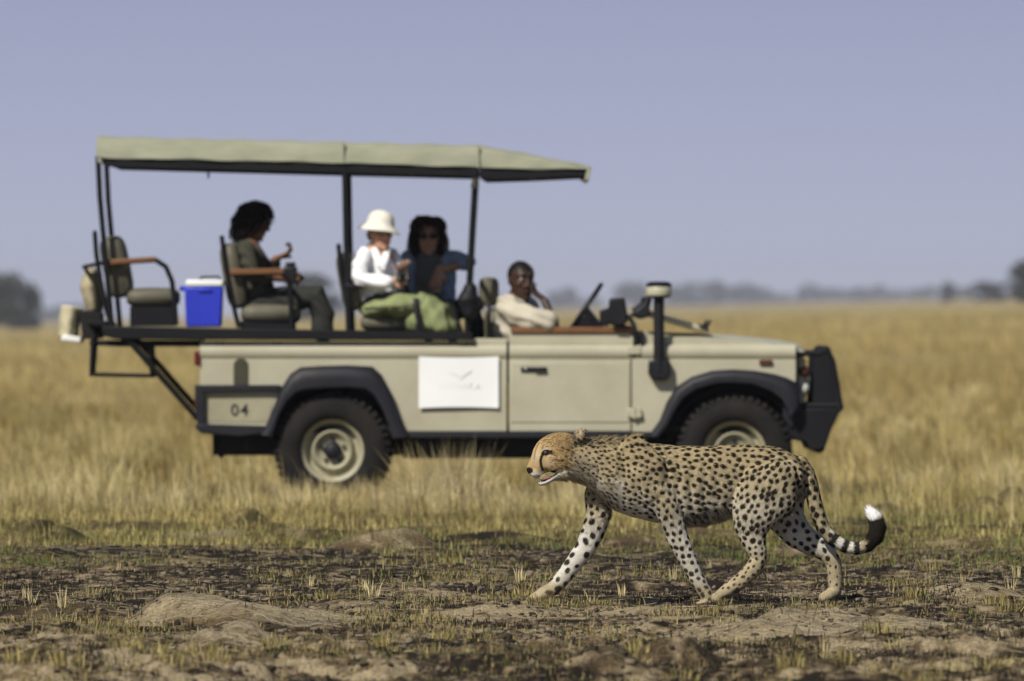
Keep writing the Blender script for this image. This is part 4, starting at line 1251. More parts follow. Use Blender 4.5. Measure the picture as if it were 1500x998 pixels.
def seat(backs, cush, arm, frame, box, y0, w=.52, armmat='wood', arm_both=True):
    s = VY
    fr = MB()
    for y in (y0 + .02, y0 + w - .02):
        fr.tube([Q(u, v, y) for u, v in frame], .017, 8)
    fr.tube([Q(*frame[0], y0 + .02), Q(*frame[0], y0 + w - .02)], .017, 8)
    (b0, b1, b2, b3) = box
    p = [Q(b0, b1, y0), Q(b2, b1, y0), Q(b2, b3, y0), Q(b0, b3, y0)]
    fr.prism([(q[0], q[2]) for q in p], y0 + .04, y0 + w - .04)
    st_ = fr.build('seat', M['black_metal'], car)
    (q0, q1, bt) = backs
    cushion(Q(*q0, y0), Q(*q1, y0), bt * S79, w - .06, y0 + .03).build('backrest', M['vinyl'], st_, smooth=80)
    (q0, q1, bt) = cush
    cushion(Q(*q0, y0), Q(*q1, y0), bt * S79, w - .04, y0 + .02).build('cushion', M['vinyl'], st_, smooth=80)
    for y in ((y0 - .02, y0 + w + .02) if arm_both else (y0 - .02,)):
        pad, tube = arm
        MB().prism([(Q(u, v, y)[0], Q(u, v, y)[2]) for u, v in pad], y - .025, y + .025).build('armrest', M[armmat], st_, bevel=.006)
        MB().tube([Q(u, v, y) for u, v in tube], .018, 8).build('armrest_frame', M['black_metal'], st_)
rows = [
    dict(backs=((160, 346), (178, 436), 40), cush=((184, 436), (262, 436), 29), arm=([(152, 381), (228, 376), (230, 382), (154, 389)], [(150, 386), (228, 381), (243, 391), (252, 412), (256, 445), (258, 476)]),
         frame=[(139, 341), (141, 372), (147, 410), (156, 455), (164, 478)], box=(190, 449, 256, 478), armmat='wood'),
    dict(backs=((333, 356), (350, 452), 32), cush=((352, 459), (440, 461), 31), arm=([(337, 394), (415, 393), (416, 401), (338, 403)], [(338, 401), (413, 400), (423, 412), (426, 440), (428, 482)]),
         frame=[(325, 348), (331, 395), (340, 440), (350, 480)], box=(352, 470, 432, 486), armmat='wood'),
    dict(backs=((502, 370), (518, 456), 28), cush=((528, 473), (600, 474), 25), arm=([(504, 416), (590, 413), (592, 421), (505, 423)], [(505, 420), (590, 416), (601, 430), (605, 455), (606, 490)]),
         frame=[(496, 360), (500, 400), (508, 440), (514, 486)], box=(522, 484, 606, 492), armmat='black_plastic'),
]
for r_, ya in zip(rows, (.12, .22, .08)):
    seat(y0=VY + ya, **r_)
    seat(y0=VY + 1.04, **r_)
# driver's seats: headrest, back and cushion
for y0 in (VY + .22, VY + 1.0):
    q = MB(); q.tube([Q(715, 440, y0 + .15), Q(718, 462, y0 + .15)], .01, 6); q.tube([Q(715, 440, y0 + .35), Q(718, 462, y0 + .35)], .01, 6)
    q.box(VX(705), VX(790), y0 + .05, y0 + .45, VZ(560), VZ(530))
    st_ = q.build('seat', M['black_metal'], car)
    cushion(Q(716, 406, y0), Q(716, 449, y0), 30 * S79, .34, y0 + .08).build('headrest', M['vinyl'], st_, smooth=80)
    cushion(Q(722, 452, y0), Q(728, 540, y0), 30 * S79, .48, y0 + .02).build('backrest', M['vinyl'], st_, smooth=80)
    cushion(Q(735, 530, y0), Q(800, 528, y0), 26 * S79, .48, y0 + .02).build('cushion', M['vinyl'], st_, smooth=80)
# rear shelf arm
MB().tube([Q(123, 391, VY + .2), Q(152, 385, VY + .2)], .014, 8).build('rear_rail', M['black_metal'], car)
MB().tube([Q(123, 391, VY + .2), Q(131, 402, VY + .2), Q(150, 406, VY + .2)], .014, 8).build('rear_rail', M['black_metal'], car)
MB().tube([Q(123, 391, VY + .2), Q(123, 391, VY + 1.4)], .014, 8).build('rear_rail', M['black_metal'], car)

# loose things on the vehicle -------------------------------------
cool = empty('cooler_box', Q(298, 478, VY + .35))
tag(cool, 'bright blue cooler box with a white lid behind the middle seat', 'cooler')
cy0, cy1 = VY + .15, VY + .50
x0, x1 = Q(270, 0, cy0)[0], Q(326, 0, cy0)[0]
bx = MB()
zb, zt = Q(0, 479, cy0)[2], Q(0, 420, cy0)[2]
bx.loft([[(x0 + .012, cy0 + .01, zb), (x1 - .012, cy0 + .01, zb), (x1 - .012, cy1 - .01, zb), (x0 + .012, cy1 - .01, zb)], [(x0, cy0, zt), (x1, cy0, zt), (x1, cy1, zt), (x0, cy1, zt)]])
bx.build('box', M['cooler_blue'], cool, bevel=.012)
zl = Q(0, 410, cy0)[2]
MB().box(x0 + .01, x1 + .004, cy0 - .004, cy1 + .004, zt, zl).build('lid', M['cooler_white'], cool, bevel=.012)
MB().box(x0 - .035, x0 + .03, cy0 + .05, cy1 - .05, zt - .03, zt + .004).build('handle', M['cooler_blue'], cool, bevel=.006)
MB().box(x0 + .10, x0 + .19, cy0 - .012, cy0, zt - .035, zt - .012).build('latch', M['cooler_blue'], cool, bevel=.004)
MB().tube([(x0 + .1, cy0 + .17, zl), (x0 + .12, cy0 + .17, zl + .02), (x1 - .03, cy0 + .17, zl + .022), (x1 - .02, cy0 + .17, zl)], .008, 6).build('lid_handle', M['black_plastic'], cool)

def lumpy(name, mb, voxel, m, parent=None, amp=.02, sc=9, smooth=3, fold=None, seed=0):
    me = fuse(mb, voxel, smooth)
    co, no = get_co(me), get_no(me)
    d = amp * noise3(co, sc, seed)
    if fold: d = d + fold(co)
    set_co(me, co + no * d[:, None])
    return link_mesh(name, me, m, parent)
rb = MB()
a_, b_ = Q(133, 402, VY + .5), Q(138, 452, VY + .5)
rb.rtube([Q(133, 402, VY + .45), Q(131, 420, VY + .45), Q(138, 452, VY + .45)], [(.045, .16), (.07, .22), (.06, .2)], 14)
o = lumpy('tan_bundle', rb, .012, M['tan_canvas'], None, .012, 12)
tag(o, 'tan cloth bundle tucked behind the rearmost seat', 'bundle')
rb = MB()
rb.tube([Q(106, 449, VY + .42), Q(102, 470, VY + .42), Q(99, 496, VY + .42)], [(.075, .2), (.075, .2), (.07, .19)], 20)
o = lumpy('canvas_roll', rb, .012, M['cream_roll'], None, .01, 10)
tag(o, 'cream canvas roll strapped at the back end of the deck', 'roll')
rb = MB(); rb.prism([(Q(u, v, VY + .42)[0], Q(u, v, VY + .42)[2]) for u, v in [(118, 456), (130, 455), (150, 458), (150, 496), (122, 497)]], VY + .22, VY + .75)  # dark block stands in for the dark side of the canvas roll
o = rb.build('roll_dark_side', M['under'], None, bevel=.01); tag(o, 'dark side of the cream roll, added as a block on the back of the deck', 'roll_dark_side')
MB().prism([(Q(u, v, VY + .4)[0], Q(u, v, VY + .4)[2]) for u, v in [(94, 490), (120, 494), (120, 503), (90, 499)]], VY + .2, VY + .8).build('rack_arm', M['cooler_white'], car, bevel=.01)

# green cloth bag in front of the first row
rb = MB()
yb = VY + .16
rb.rtube([Q(540, 456, yb), Q(560, 450, yb), Q(590, 446, yb), Q(612, 444, yb)], [(.04, .10), (.058, .15), (.085, .17), (.085, .17)], 16)
rb.rtube([Q(604, 444, yb), Q(622, 452, yb), Q(638, 465, yb), Q(648, 479, yb)], [(.07, .13), (.10, .17), (.115, .19), (.085, .19)], 16)
rb.rtube([Q(612, 470, yb), Q(652, 480, yb)], [(.08, .16), (.075, .17)], 14)
M['green_cloth'] = mat('green cloth', (0.215, 0.245, 0.115), 0.8, var=0.2, scale=7, bump=.3, bscale=22, spec=.2)
bag = empty('cloth_bag', Q(610, 490, yb + .1)); tag(bag, 'crumpled pale green cloth bag lying across the seat beside the two women', 'bag')
def folds(co):
    q = co * np.array([1.0, 1.0, .45]); n_ = noise3(q, 11, 3); m_ = noise3(q @ np.array([[.8, 0, .6], [0, 1, 0], [-.6, 0, .8]]), 17, 8)
    return .035 * (.35 - np.abs(n_)) + .020 * (.3 - np.abs(m_))
lumpy('bag_body', rb, .008, M['green_cloth'], bag, .018, 9, 2, folds)
MB().tube([Q(610, 437, yb - .17), Q(608, 450, yb - .2), Q(614, 470, yb - .2), Q(612, 488, yb - .19)], [(.02, .006)] * 4, 8).build('strap', M['black_plastic'], bag)
MB().tube([Q(533, 452, yb - .1), Q(560, 449, yb - .17), Q(596, 450, yb - .18)], [(.004, .004)] * 3, 8).build('seam', M['olive_recess'], bag)
# small dark bag hanging on the front post
rb = MB(); rb.rtube([Q(688, 424, VY - .02), Q(686, 440, VY - .02), Q(689, 458, VY - .02)], [(.05, .06), (.075, .075), (.055, .06)], 14)
rb.ball(Q(697, 446, VY), .06)
o = lumpy('pouch', rb, .01, M['black_plastic'], None, .012, 14); tag(o, 'small black pouch hanging on the front canopy post', 'pouch')
# ---------------------------------------------------------------- people
def frame_m(c, yaw, pitch=0, roll=0, scale=1.0):
    """local x = facing direction; yaw 0 faces right along the vehicle, -90 faces the photographer"""
    return Matrix.Translation(Vector(c)) @ Matrix.Rotation(R(yaw), 4, 'Z') @ Matrix.Rotation(R(pitch), 4, 'Y') @ Matrix.Rotation(R(roll), 4, 'X') @ Matrix.Scale(scale, 4)

def add_local(mb, loc, Mx):
    mb.add([Mx @ Vector(p) for p in loc.v], loc.f)

def head_shape():
    h = MB(); rings = []
    for z, xf, xb, hw in [(-.122, .060, .01, .018), (-.116, .074, -.01, .032), (-.100, .085, -.025, .044), (-.082, .086, -.045, .053), (-.06, .088, -.06, .060), (-.035, .087, -.08, .067), (-.01, .084, -.094, .0725), (.012, .081, -.099, .075), (.03, .086, -.1, .076), (.05, .089, -.098, .076), (.075, .080, -.09, .070), (.098, .055, -.072, .054), (.113, .022, -.045, .03), (.118, 0, -.02, .008)]:
        ring = []
        cx, hx = (xf + xb) / 2, (xf - xb) / 2
        for k in range(28):
            a = 2 * math.pi * k / 28; ca, sa = math.cos(a), math.sin(a)
            ring.append((cx + hx * math.copysign(abs(ca) ** .85, ca), hw * math.copysign(abs(sa) ** .85, sa), z))
        rings.append(ring)
    h.loft(rings)
    h.rtube([(.084, 0, .024), (.097, 0, -.004), (.106, 0, -.028)], [.009, .010, .0125], 10)     # nose
    for s in (-1, 1):
        h.ball((.092, s * .013, -.032), (.012, .009, .009), 8, 6)
        h.rtube([(.070, s * .05, .036), (.086, s * .03, .043), (.088, s * .012, .038)], [.008, .009, .008], 8)   # brow
        h.ball((.066, s * .044, -.018), (.02, .02, .018), 10, 7)                                              # cheekbone
        h.ball((-.012, s * .078, -.002), (.020, .008, .032), 10, 7)                                          # ear
    h.rtube([(.078, -.022, -.064), (.092, 0, -.058), (.078, .022, -.064)], [.005, .0075, .005], 8)             # lips
    h.rtube([(.078, -.018, -.068), (.090, 0, -.071), (.078, .018, -.068)], [.005, .0075, .005], 8)
    h.ball((.074, 0, -.106), (.018, .022, .016), 10, 7)                                                      # chin
    return h
HEAD = head_shape()

def add_hand(mb, wrist, d, n, curl=25, s=1.0, side=1, spread=7, thumb=45):
    """palm and five fingers; d: pointing direction, n: out of the back of the hand"""
    d = Vector(d).normalized(); n = Vector(n); n = (n - d * n.dot(d)).normalized(); a = d.cross(n) * side
    w = Vector(wrist)
    mb.rtube([w - d * .02 * s, w + d * .03 * s, w + d * .075 * s], [(.024 * s, .018 * s), (.036 * s, .015 * s), (.039 * s, .013 * s)], 12, ref=n)
    for i, (off, L_) in enumerate([(-.031, .062), (-.0105, .074), (.0105, .08), (.031, .072)]):
        p = w + d * .075 * s + a * off * s; dd = (Matrix.Rotation(R(spread * (i - 1.5) * .6), 3, n) @ d); pts = [p - dd * .015]
        cur = p
        for q, fr in enumerate((.45, .3, .25)):
            dd = Matrix.Rotation(R(curl * (.8 + .3 * q)), 3, a if side > 0 else -a) @ dd if True else dd
            pts.append(cur); cur = cur + dd * L_ * fr * s
        pts.append(cur)
        mb.rtube(pts, [.009 * s, .009 * s, .0083 * s, .0075 * s, .0065 * s][:len(pts)], 8, ref=n, steps=2)
    # thumb leaves the side of the palm
    tb = w + d * .022 * s + a * .028 * s
    td = (d * math.cos(R(thumb)) + a * math.sin(R(thumb)) - n * .25).normalized()
    mb.rtube([tb, tb + td * .032 * s, tb + (td * .6 + d * .5 - n * .2).normalized() * .062 * s], [.012 * s, .0105 * s, .008 * s], 8, steps=2)

M['skin'] = attr_mat('skin', .5, .35, sub=.08)
def cloth_mat(name, col, var=.15, rough=.9):
    return mat(name, col, rough, var=var, scale=9, bump=.25, bscale=90, spec=.15)

def person(label, base, skin, Hm, neck, arms, legs, hands, lips=(1.15, .72, .70), torso=None, group='people in the vehicle', eyecol=(.03, .015, .01), hairpaint=None, hs=1.0):
    root = empty('person', base)
    tag(root, label, 'person', group)
    mb = MB(); add_local(mb, HEAD, Hm)
    mb.rtube(neck[0], neck[1], 16)
    for pts, rad in arms + legs: mb.rtube(pts, rad, 14)
    if torso: mb.rtube(*torso, 20)
    for h in hands: add_hand(mb, **h)
    me = fuse(mb, .0055, 3)
    co = get_co(me)
    inv = np.array(Hm.inverted())
    l = co @ inv[:3, :3].T + inv[:3, 3]
    base_c = np.array(skin)
    col = np.tile(base_c, (len(co), 1)) * (1 + .10 * noise3(co, 40, 4))[:, None]
    front = l[:, 0] > .04
    lip = front & (np.abs(l[:, 1]) < .025) & (np.abs(l[:, 2] + .0645) < .0095)
    col[lip] *= np.array(lips)
    for s in (-1, 1):
        e = front & (((l[:, 1] - s * .033) / .017) ** 2 + ((l[:, 2] - .015) / .0065) ** 2 < 1)
        col[e] = (.02, .015, .012)
        br = front & (np.abs(l[:, 1] - s * .034) < .022) & (np.abs(l[:, 2] - (.042 - .12 * abs(1) * 0)) < .0048)
        col[br] = base_c * .18
    cheek = front & (l[:, 2] < 0) & (l[:, 2] > -.05)
    col[cheek] *= np.array((1.06, .97, .95))
    if hairpaint is not None:
        hp = hairpaint(l)
        col[hp] = (.008, .007, .007)
    set_col(me, col)
    b = link_mesh('body', me, M['skin'], root)
    for s in (-1, 1):       # eyes
        c = Hm @ Vector((.0705, s * .033, .014))
        m2 = MB().ball(c, .0125 * hs, 12, 8)
        ey = m2.mesh('eye', 180); n_ = len(ey.vertices)
        ll = get_co(ey) @ inv[:3, :3].T + inv[:3, 3]
        rr = np.hypot(ll[:, 1] - s * .033, ll[:, 2] - .014)
        cc = np.where((rr < .0062)[:, None], np.array([eyecol]), np.array([[.55, .52, .48]]))
        set_col(ey, cc); link_mesh('eye', ey, M['skin'], root)
    return root

def garment(name, shapes, m, parent, voxel=.008, amp=.006, folds=.008, fs=45, seed=0, smooth=3, cut=None):
    mb = MB()
    for pts, rad in shapes: mb.rtube(pts, rad, 18)
    me = fuse(mb, voxel, smooth)
    co, no = get_co(me), get_no(me)
    w = np.sin(co[:, 0] * fs + 1.3 * co[:, 2] * fs + 4 * noise3(co, 7, seed) + 2 * co[:, 1] * fs * .4)
    d = amp * noise3(co, 18, seed + 2) + folds * w * (.5 + .5 * noise3(co, 5, seed + 4))
    set_co(me, co + no * d[:, None])
    return link_mesh(name, me, m, parent)

def curls(name, Hm, blobs, m, parent, nstr=900, seed=1, scale=1.0, amp=.012):
    """curly hair: a fused mass of lumps with loose curled strands over it"""
    mb = MB(); r = random.Random(seed)
    for c, rad in blobs: mb.ball(Hm @ Vector(c), rad * scale, 12, 8)
    me = fuse(mb, .010, 3)
    co, no = get_co(me), get_no(me)
    set_co(me, co + no * (amp * noise3(co, 38, seed) + amp * .7 * noise3(co, 80, seed + 3))[:, None])
    o = link_mesh(name, me, m, parent)
    # strands
    g = np.random.default_rng(seed); idx = g.integers(0, len(co), nstr)
    st = MB()
    for i in idx:
        p = Vector(co[i]); nn = Vector(no[i]); t = nn.cross(Vector((g.normal(), g.normal(), g.normal()))).normalized(); dn = Vector((0, 0, -1))
        pts = []; ph = g.uniform(0, 6); L_ = g.uniform(.03, .07) * scale
        for k in range(5):
            f = k / 4
            pts.append(p + nn * (.012 * math.sin(f * 3.1) + .004) + (t * .4 + dn * .7) * (L_ * f) + t * .008 * math.sin(ph + f * 9))
        st.tube(pts, [.0022, .0026, .0024, .002, .001], 3, caps=False)
    so = st.build('curls', m, o, smooth=180); so['kind'] = 'stuff'
    return o

M['hair_black'] = mat('black brown hair', (0.012, 0.008, 0.006), .75, var=.4, scale=60, spec=.12)
M['hair_brown'] = mat('dark brown hair', (0.034, 0.019, 0.011), .7, var=.4, scale=60, spec=.15)
M['shirt_olive'] = cloth_mat('dark olive cotton', (0.050, 0.050, 0.036))
M['trouser_grey'] = cloth_mat('charcoal cotton', (0.032, 0.033, 0.030))
M['white_cotton'] = cloth_mat('white cotton', (0.84, 0.84, 0.87), .03)
M['hat_felt'] = cloth_mat('off white felt', (0.74, 0.72, 0.63), .03)
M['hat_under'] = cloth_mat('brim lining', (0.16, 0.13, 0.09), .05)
M['denim'] = cloth_mat('blue denim', (0.27, 0.33, 0.46), .25)
M['grey_top'] = cloth_mat('grey jersey', (0.14, 0.135, 0.12), .1)
M['shirt_cream'] = cloth_mat('cream cotton', (0.48, 0.44, 0.355), .08)
M['camera_black'] = mat('black camera body', (0.008, 0.008, 0.009), .45, var=.2, scale=20)

P = lambda u, v, dy: Vector(Q(u, v, VY + dy))
FORE = (.040, .036)
# --- woman in dark olive, in profile, on the middle seat
D1 = .50
H1 = frame_m(P(374, 325, D1), -6, 17, 0, 1.0)
w1 = person('woman in dark olive clothes with dark curly hair looking down at a camera', P(384, 490, D1), (0.20, 0.105, 0.060), H1,
    neck=([P(368, 340, D1), P(364, 358, D1)], [.052, .058]),
    arms=[([P(361, 366, D1 - .18), P(372, 404, D1 - .21), P(412, 408, D1 - .14)], [.046, .040, .027]),
          ([P(372, 366, D1 + .18), P(394, 400, D1 + .16), P(405, 380, D1 + .04)], [.046, .038, .030])],
    legs=[([P(388, 446, D1 - .09), P(462, 434, D1 - .11), P(472, 486, D1 - .11)], [.075, .055, .04]),
          ([P(388, 446, D1 + .09), P(460, 434, D1 + .11), P(470, 486, D1 + .11)], [.075, .055, .04])],
    hands=[dict(wrist=P(414, 408, D1 - .14), d=(1, .3, .1), n=(-.1, -1, .2), curl=35, side=1),
           dict(wrist=P(405, 379, D1 + .04), d=(.9, -.15, .42), n=(-.3, .1, 1), curl=42, side=-1, s=1.2)],
    torso=([P(364, 366, D1), P(368, 395, D1), P(380, 440, D1)], [(.09, .15), (.095, .14), (.11, .15)]))
garment('shirt', [([P(361, 362, D1 - .02), P(365, 376, D1), P(369, 402, D1), P(378, 432, D1)], [(.075, .15), (.115, .175), (.12, .165), (.13, .17)]),
    ([P(361, 364, D1 - .17), P(366, 388, D1 - .205), P(373, 405, D1 - .21), P(388, 407, D1 - .19)], [.062, .060, .056, .050]),
    ([P(368, 364, D1 + .16), P(384, 388, D1 + .18), P(395, 402, D1 + .16), P(403, 388, D1 + .09)], [.060, .056, .052, .044]),
    ([P(366, 352, D1), P(362, 360, D1)], [.062, .075])], M['shirt_olive'], w1, seed=3)
garment('trousers', [([P(380, 444, D1 - .08), P(425, 440, D1 - .10), P(463, 435, D1 - .11), P(474, 462, D1 - .11), P(473, 486, D1 - .11)], [.105, .098, .088, .078, .075]),
    ([P(380, 444, D1 + .08), P(425, 440, D1 + .10), P(461, 435, D1 + .11), P(471, 462, D1 + .11), P(470, 486, D1 + .11)], [.105, .095, .085, .072, .07])], M['trouser_grey'], w1, seed=5)
for dy in (-.11, .11):
    mb = MB(); mb.rtube([P(468, 489, D1 + dy), P(482, 491.5, D1 + dy)], [(.035, .04), (.028, .042)], 12); mb.build('shoe', M['tan_canvas'], w1, smooth=80)
bl = [((-.01, 0, .045), .115), ((-.06, 0, .03), .10), ((-.085, 0, -.03), .085), ((-.085, .03, -.08), .070), ((-.085, -.035, -.08), .070), ((-.09, .0, -.115), .058), ((.02, 0, .075), .082), ((.045, .0, .085), .055),
      ((-.03, -.06, -.03), .06), ((-.03, .06, -.03), .06), ((-.05, -.065, -.085), .052), ((-.05, .065, -.085), .052), ((.01, -.066, .03), .045), ((.01, .066, .03), .045), ((.075, 0, .065), .036)]
curls('hair', H1, [(c, r_ * .88) for c, r_ in bl], M['hair_black'], w1, 900, 4, amp=.014)
camo = empty('camera', P(426, 402, D1 - .06)); tag(camo, 'black camera held in the hands of the woman in dark olive', 'camera')
mb = MB(); c = P(426, 402, D1 - .06)
mb.box(c.x - .05, c.x + .045, c.y - .085, c.y + .07, c.z - .065, c.z + .055); mb.box(c.x - .04, c.x + .035, c.y - .04, c.y + .04, c.z + .055, c.z + .085)
mb.build('camera_body', M['camera_black'], camo, bevel=.012)
mb = MB(); mb.tube([c + Vector((.03, 0, -.01)), c + Vector((.07, 0, -.05))], [.04, .043], 18); mb.build('lens', M['camera_black'], camo)
mb = MB(); mb.tube([c + Vector((-.04, -.07, .03)), P(404, 392, D1 - .13), P(382, 368, D1 - .12), P(372, 354, D1 - .07)], .006, 6); mb.build('strap', M['camera_black'], camo)

# --- woman in white with the pale hat
D2 = .27
H2 = frame_m(P(558, 341, D2 - .05), -68, 4, 0, .98)
w2 = person('woman in a white shirt and wide pale sun hat turned towards the camera', P(552, 475, D2), (0.52, 0.30, 0.20), H2,
    neck=([P(556, 353, D2 - .03), P(553, 372, D2 - .01)], [.048, .055]),
    arms=[([P(530, 378, D2 - .12), P(530, 412, D2 - .20), P(572, 412, D2 - .24)], [.045, .038, .026]),
          ([P(576, 378, D2 + .08), P(592, 404, D2 - .02), P(592, 396, D2 - .16)], [.044, .036, .026])],
    legs=[([P(552, 452, D2 - .09), P(622, 444, D2 - .11), P(628, 486, D2 - .1)], [.075, .055, .04]),
          ([P(552, 452, D2 + .09), P(622, 444, D2 + .11), P(628, 486, D2 + .1)], [.075, .055, .04])],
    hands=[dict(wrist=P(574, 412, D2 - .24), d=(1, 0, .12), n=(0, -1, .3), curl=30, side=1),
           dict(wrist=P(593, 399, D2 - .17), d=(-.15, -.5, .6), n=(.3, -1, 0), curl=40, side=-1)],
    torso=([P(553, 378, D2), P(551, 405, D2), P(550, 445, D2)], [(.13, .10), (.12, .10), (.13, .12)]), eyecol=(.05, .05, .05))
garment('shirt', [([P(553, 374, D2 - .0), P(552, 384, D2), P(551, 408, D2), P(549, 432, D2)], [(.11, .085), (.155, .115), (.150, .12), (.145, .13)]),
    ([P(533, 376, D2 - .10), P(526, 394, D2 - .17), P(529, 412, D2 - .20), P(550, 414, D2 - .23), P(568, 413, D2 - .245)], [.066, .066, .062, .055, .048]),
    ([P(573, 376, D2 + .06), P(584, 392, D2 + .03), P(590, 404, D2 - .02), P(591, 399, D2 - .10)], [.062, .058, .052, .046]),
    ([P(543, 366, D2 + .02), P(545, 359, D2 + .03)], [.040, .024])], M['white_cotton'], w2, seed=7, fs=38)
mb = MB()
mb.tube([P(545, 361, D2 + .05), P(546, 366, D2 - .09), P(556, 384, D2 - .155), P(562, 396, D2 - .15)], [(.02, .008), (.028, .008), (.026, .007), (.006, .004)], 8)
mb.tube([P(564, 362, D2 + .02), P(567, 368, D2 - .10), P(563, 384, D2 - .15), P(562, 396, D2 - .15)], [(.02, .008), (.026, .008), (.022, .007), (.006, .004)], 8)
mb.build('collar', M['white_cotton'], w2, smooth=80)
garment('trousers', [([P(552, 450, D2 - .08), P(590, 447, D2 - .10), P(622, 445, D2 - .11), P(628, 484, D2 - .1)], [.105, .095, .085, .075]),
    ([P(552, 450, D2 + .08), P(590, 447, D2 + .10), P(622, 445, D2 + .11), P(628, 484, D2 + .1)], [.105, .095, .085, .075])], M['trouser_grey'], w2, seed=9)
mb = MB(); mb.ball(H2 @ Vector((-.02, 0, .04)), .09, 14, 9); mb.ball(H2 @ Vector((-.045, .045, -.02)), .045); mb.ball(H2 @ Vector((-.045, -.045, -.02)), .045)
link_mesh('hair', fuse(mb, .01, 2), M['hair_brown'], w2)
hat = empty('sun_hat', P(558, 330, D2 - .05)); tag(hat, 'wide off-white sun hat with domed crown on the head of the woman in white', 'hat')
HM = frame_m(P(557, 331, D2 - .05), -68, 6, -8, 1.0)
def lathe_local(prof, Mx, seg=36, sx=1.0, wav=0):
    rings = []
    for r_, z in prof:
        rings.append([Mx @ Vector((r_ * sx * math.cos(2 * math.pi * k / seg), r_ * math.sin(2 * math.pi * k / seg), z + wav * r_ * math.cos(4 * math.pi * k / seg))) for k in range(seg)])
    return MB().loft(rings)
hb = lathe_local([(.094, -.002), (.146, -.034), (.148, -.030), (.104, .004), (.096, .016), (.093, .044), (.083, .074), (.063, .096), (.036, .107), (.0005, .110)], HM, 36, 1.08, .05).build('crown', M['hat_felt'], hat, smooth=60)
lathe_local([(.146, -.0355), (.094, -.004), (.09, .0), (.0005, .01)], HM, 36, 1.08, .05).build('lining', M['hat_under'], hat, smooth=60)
lathe_local([(.0985, .008), (.0925, .022), (.091, .022), (.091, .008)], HM, 36, 1.08, .0).build('band', M['hat_felt'], hat, smooth=60)
bino = empty('binoculars', P(590, 404, D2 - .27)); tag(bino, 'small dark binoculars in the hands of the woman in white', 'binoculars')
mb = MB(); c = P(591, 403, D2 - .28)
for s in (-1, 1):
    mb.tube([c + Vector((s * .030, -.02, -.045)), c + Vector((s * .030, 0, .0)), c + Vector((s * .024, .03, .045))], [.024, .022, .015], 12)
mb.box(c.x - .03, c.x + .03, c.y - .01, c.y + .012, c.z - .015, c.z + .02)
mb.build('binocular_body', M['camera_black'], bino, bevel=.003)
mb = MB(); mb.tube([c + Vector((-.03, 0, .03)), P(578, 386, D2 - .22), P(570, 370, D2 - .12), P(566, 362, D2 - .04)], .005, 6); mb.build('strap', M['camera_black'], bino)

# --- woman in denim with sunglasses, on the far seat
D3 = 1.05
H3 = frame_m(P(627, 347, D3 - .06), -88, 6, 0, 1.02)
w3 = person('woman in a denim shirt and sunglasses resting her arm on the rail', P(628, 480, D3), (0.48, 0.27, 0.165), H3,
    neck=([P(627, 360, D3 - .04), P(627, 380, D3)], [.05, .057]),
    arms=[([P(594, 388, D3), P(590, 428, D3 - .03), P(612, 446, D3 - .16)], [.047, .04, .028]),
          ([P(662, 382, D3 - .02), P(686, 386, D3 - .16), P(646, 396, D3 - .26)], [.046, .041, .029])],
    legs=[([P(620, 458, D3 - .05), P(655, 452, D3 - .2), P(664, 488, D3 - .2)], [.08, .06, .045]), ([P(632, 458, D3 + .1), P(690, 450, D3 + .1), P(698, 488, D3 + .1)], [.08, .06, .045])],
    hands=[dict(wrist=P(643, 396, D3 - .26), d=(-.22, -.15, -1), n=(-.35, -1, .1), curl=12, side=-1, s=1.08), dict(wrist=P(614, 446, D3 - .17), d=(1, -.4, .1), n=(0, -.5, 1), curl=20, side=1)],
    torso=([P(627, 384, D3), P(628, 415, D3), P(628, 455, D3)], [(.15, .10), (.14, .10), (.14, .12)]), hs=1.0)
garment('top', [([P(627, 382, D3 - .03), P(628, 400, D3 - .04), P(628, 425, D3 - .04), P(628, 456, D3 - .02)], [(.10, .09), (.14, .115), (.14, .115), (.145, .125)])], M['grey_top'], w3, seed=11, folds=.005)
def denim_side(s):
    sh = [([P(627 + s * 28, 379, D3 + .0), P(627 + s * 27, 395, D3 - .02), P(627 + s * 27, 425, D3 - .03), P(627 + s * 27, 450, D3 - .02)], [(.06, .10), (.068, .125), (.064, .125), (.06, .13)])]
    if s < 0: sh.append(([P(597, 384, D3), P(588, 405, D3 - .01), P(589, 428, D3 - .03), P(600, 438, D3 - .09)], [.068, .064, .06, .055]))
    else: sh.append(([P(656, 379, D3), P(674, 380, D3 - .09), P(687, 384, D3 - .16), P(681, 386, D3 - .19)], [.066, .06, .056, .052]))
    return sh
garment('shirt', denim_side(-1) + denim_side(1) + [([P(600, 381, D3 + .05), P(627, 374, D3 + .08), P(654, 379, D3 + .05)], [.06, .055, .06])], M['denim'], w3, seed=13)
garment('trousers', [([P(622, 458, D3 - .05), P(655, 453, D3 - .2), P(664, 486, D3 - .2)], [.10, .085, .07]), ([P(634, 458, D3 + .1), P(690, 451, D3 + .1), P(698, 486, D3 + .1)], [.10, .085, .07])], M['trouser_grey'], w3, seed=15)
bl = [((-.025, 0, .045), .104), ((-.06, 0, .0), .10), ((.015, 0, .085), .066), ((-.02, .055, .075), .07), ((-.02, -.055, .075), .07)]
for s in (-1, 1):
    bl += [((-.015, s * .076, .03), .050), ((-.02, s * .088, -.02), .050), ((-.015, s * .092, -.07), .048), ((-.005, s * .09, -.11), .040), ((.040, s * .055, .080), .036), ((-.05, s * .075, -.05), .065)]
curls('hair', H3, [(c, r_ * .92) for c, r_ in bl], M['hair_brown'], w3, 1300, 6, amp=.016)
sg = empty('sunglasses', H3 @ Vector((.09, 0, .015))); tag(sg, 'dark sunglasses worn by the woman in denim', 'sunglasses')
mb = MB()
for s in (-1, 1):
    o_ = MB().ball((.090, s * .033, .012), (.008, .029, .021), 14, 8); add_local(mb, o_, H3)
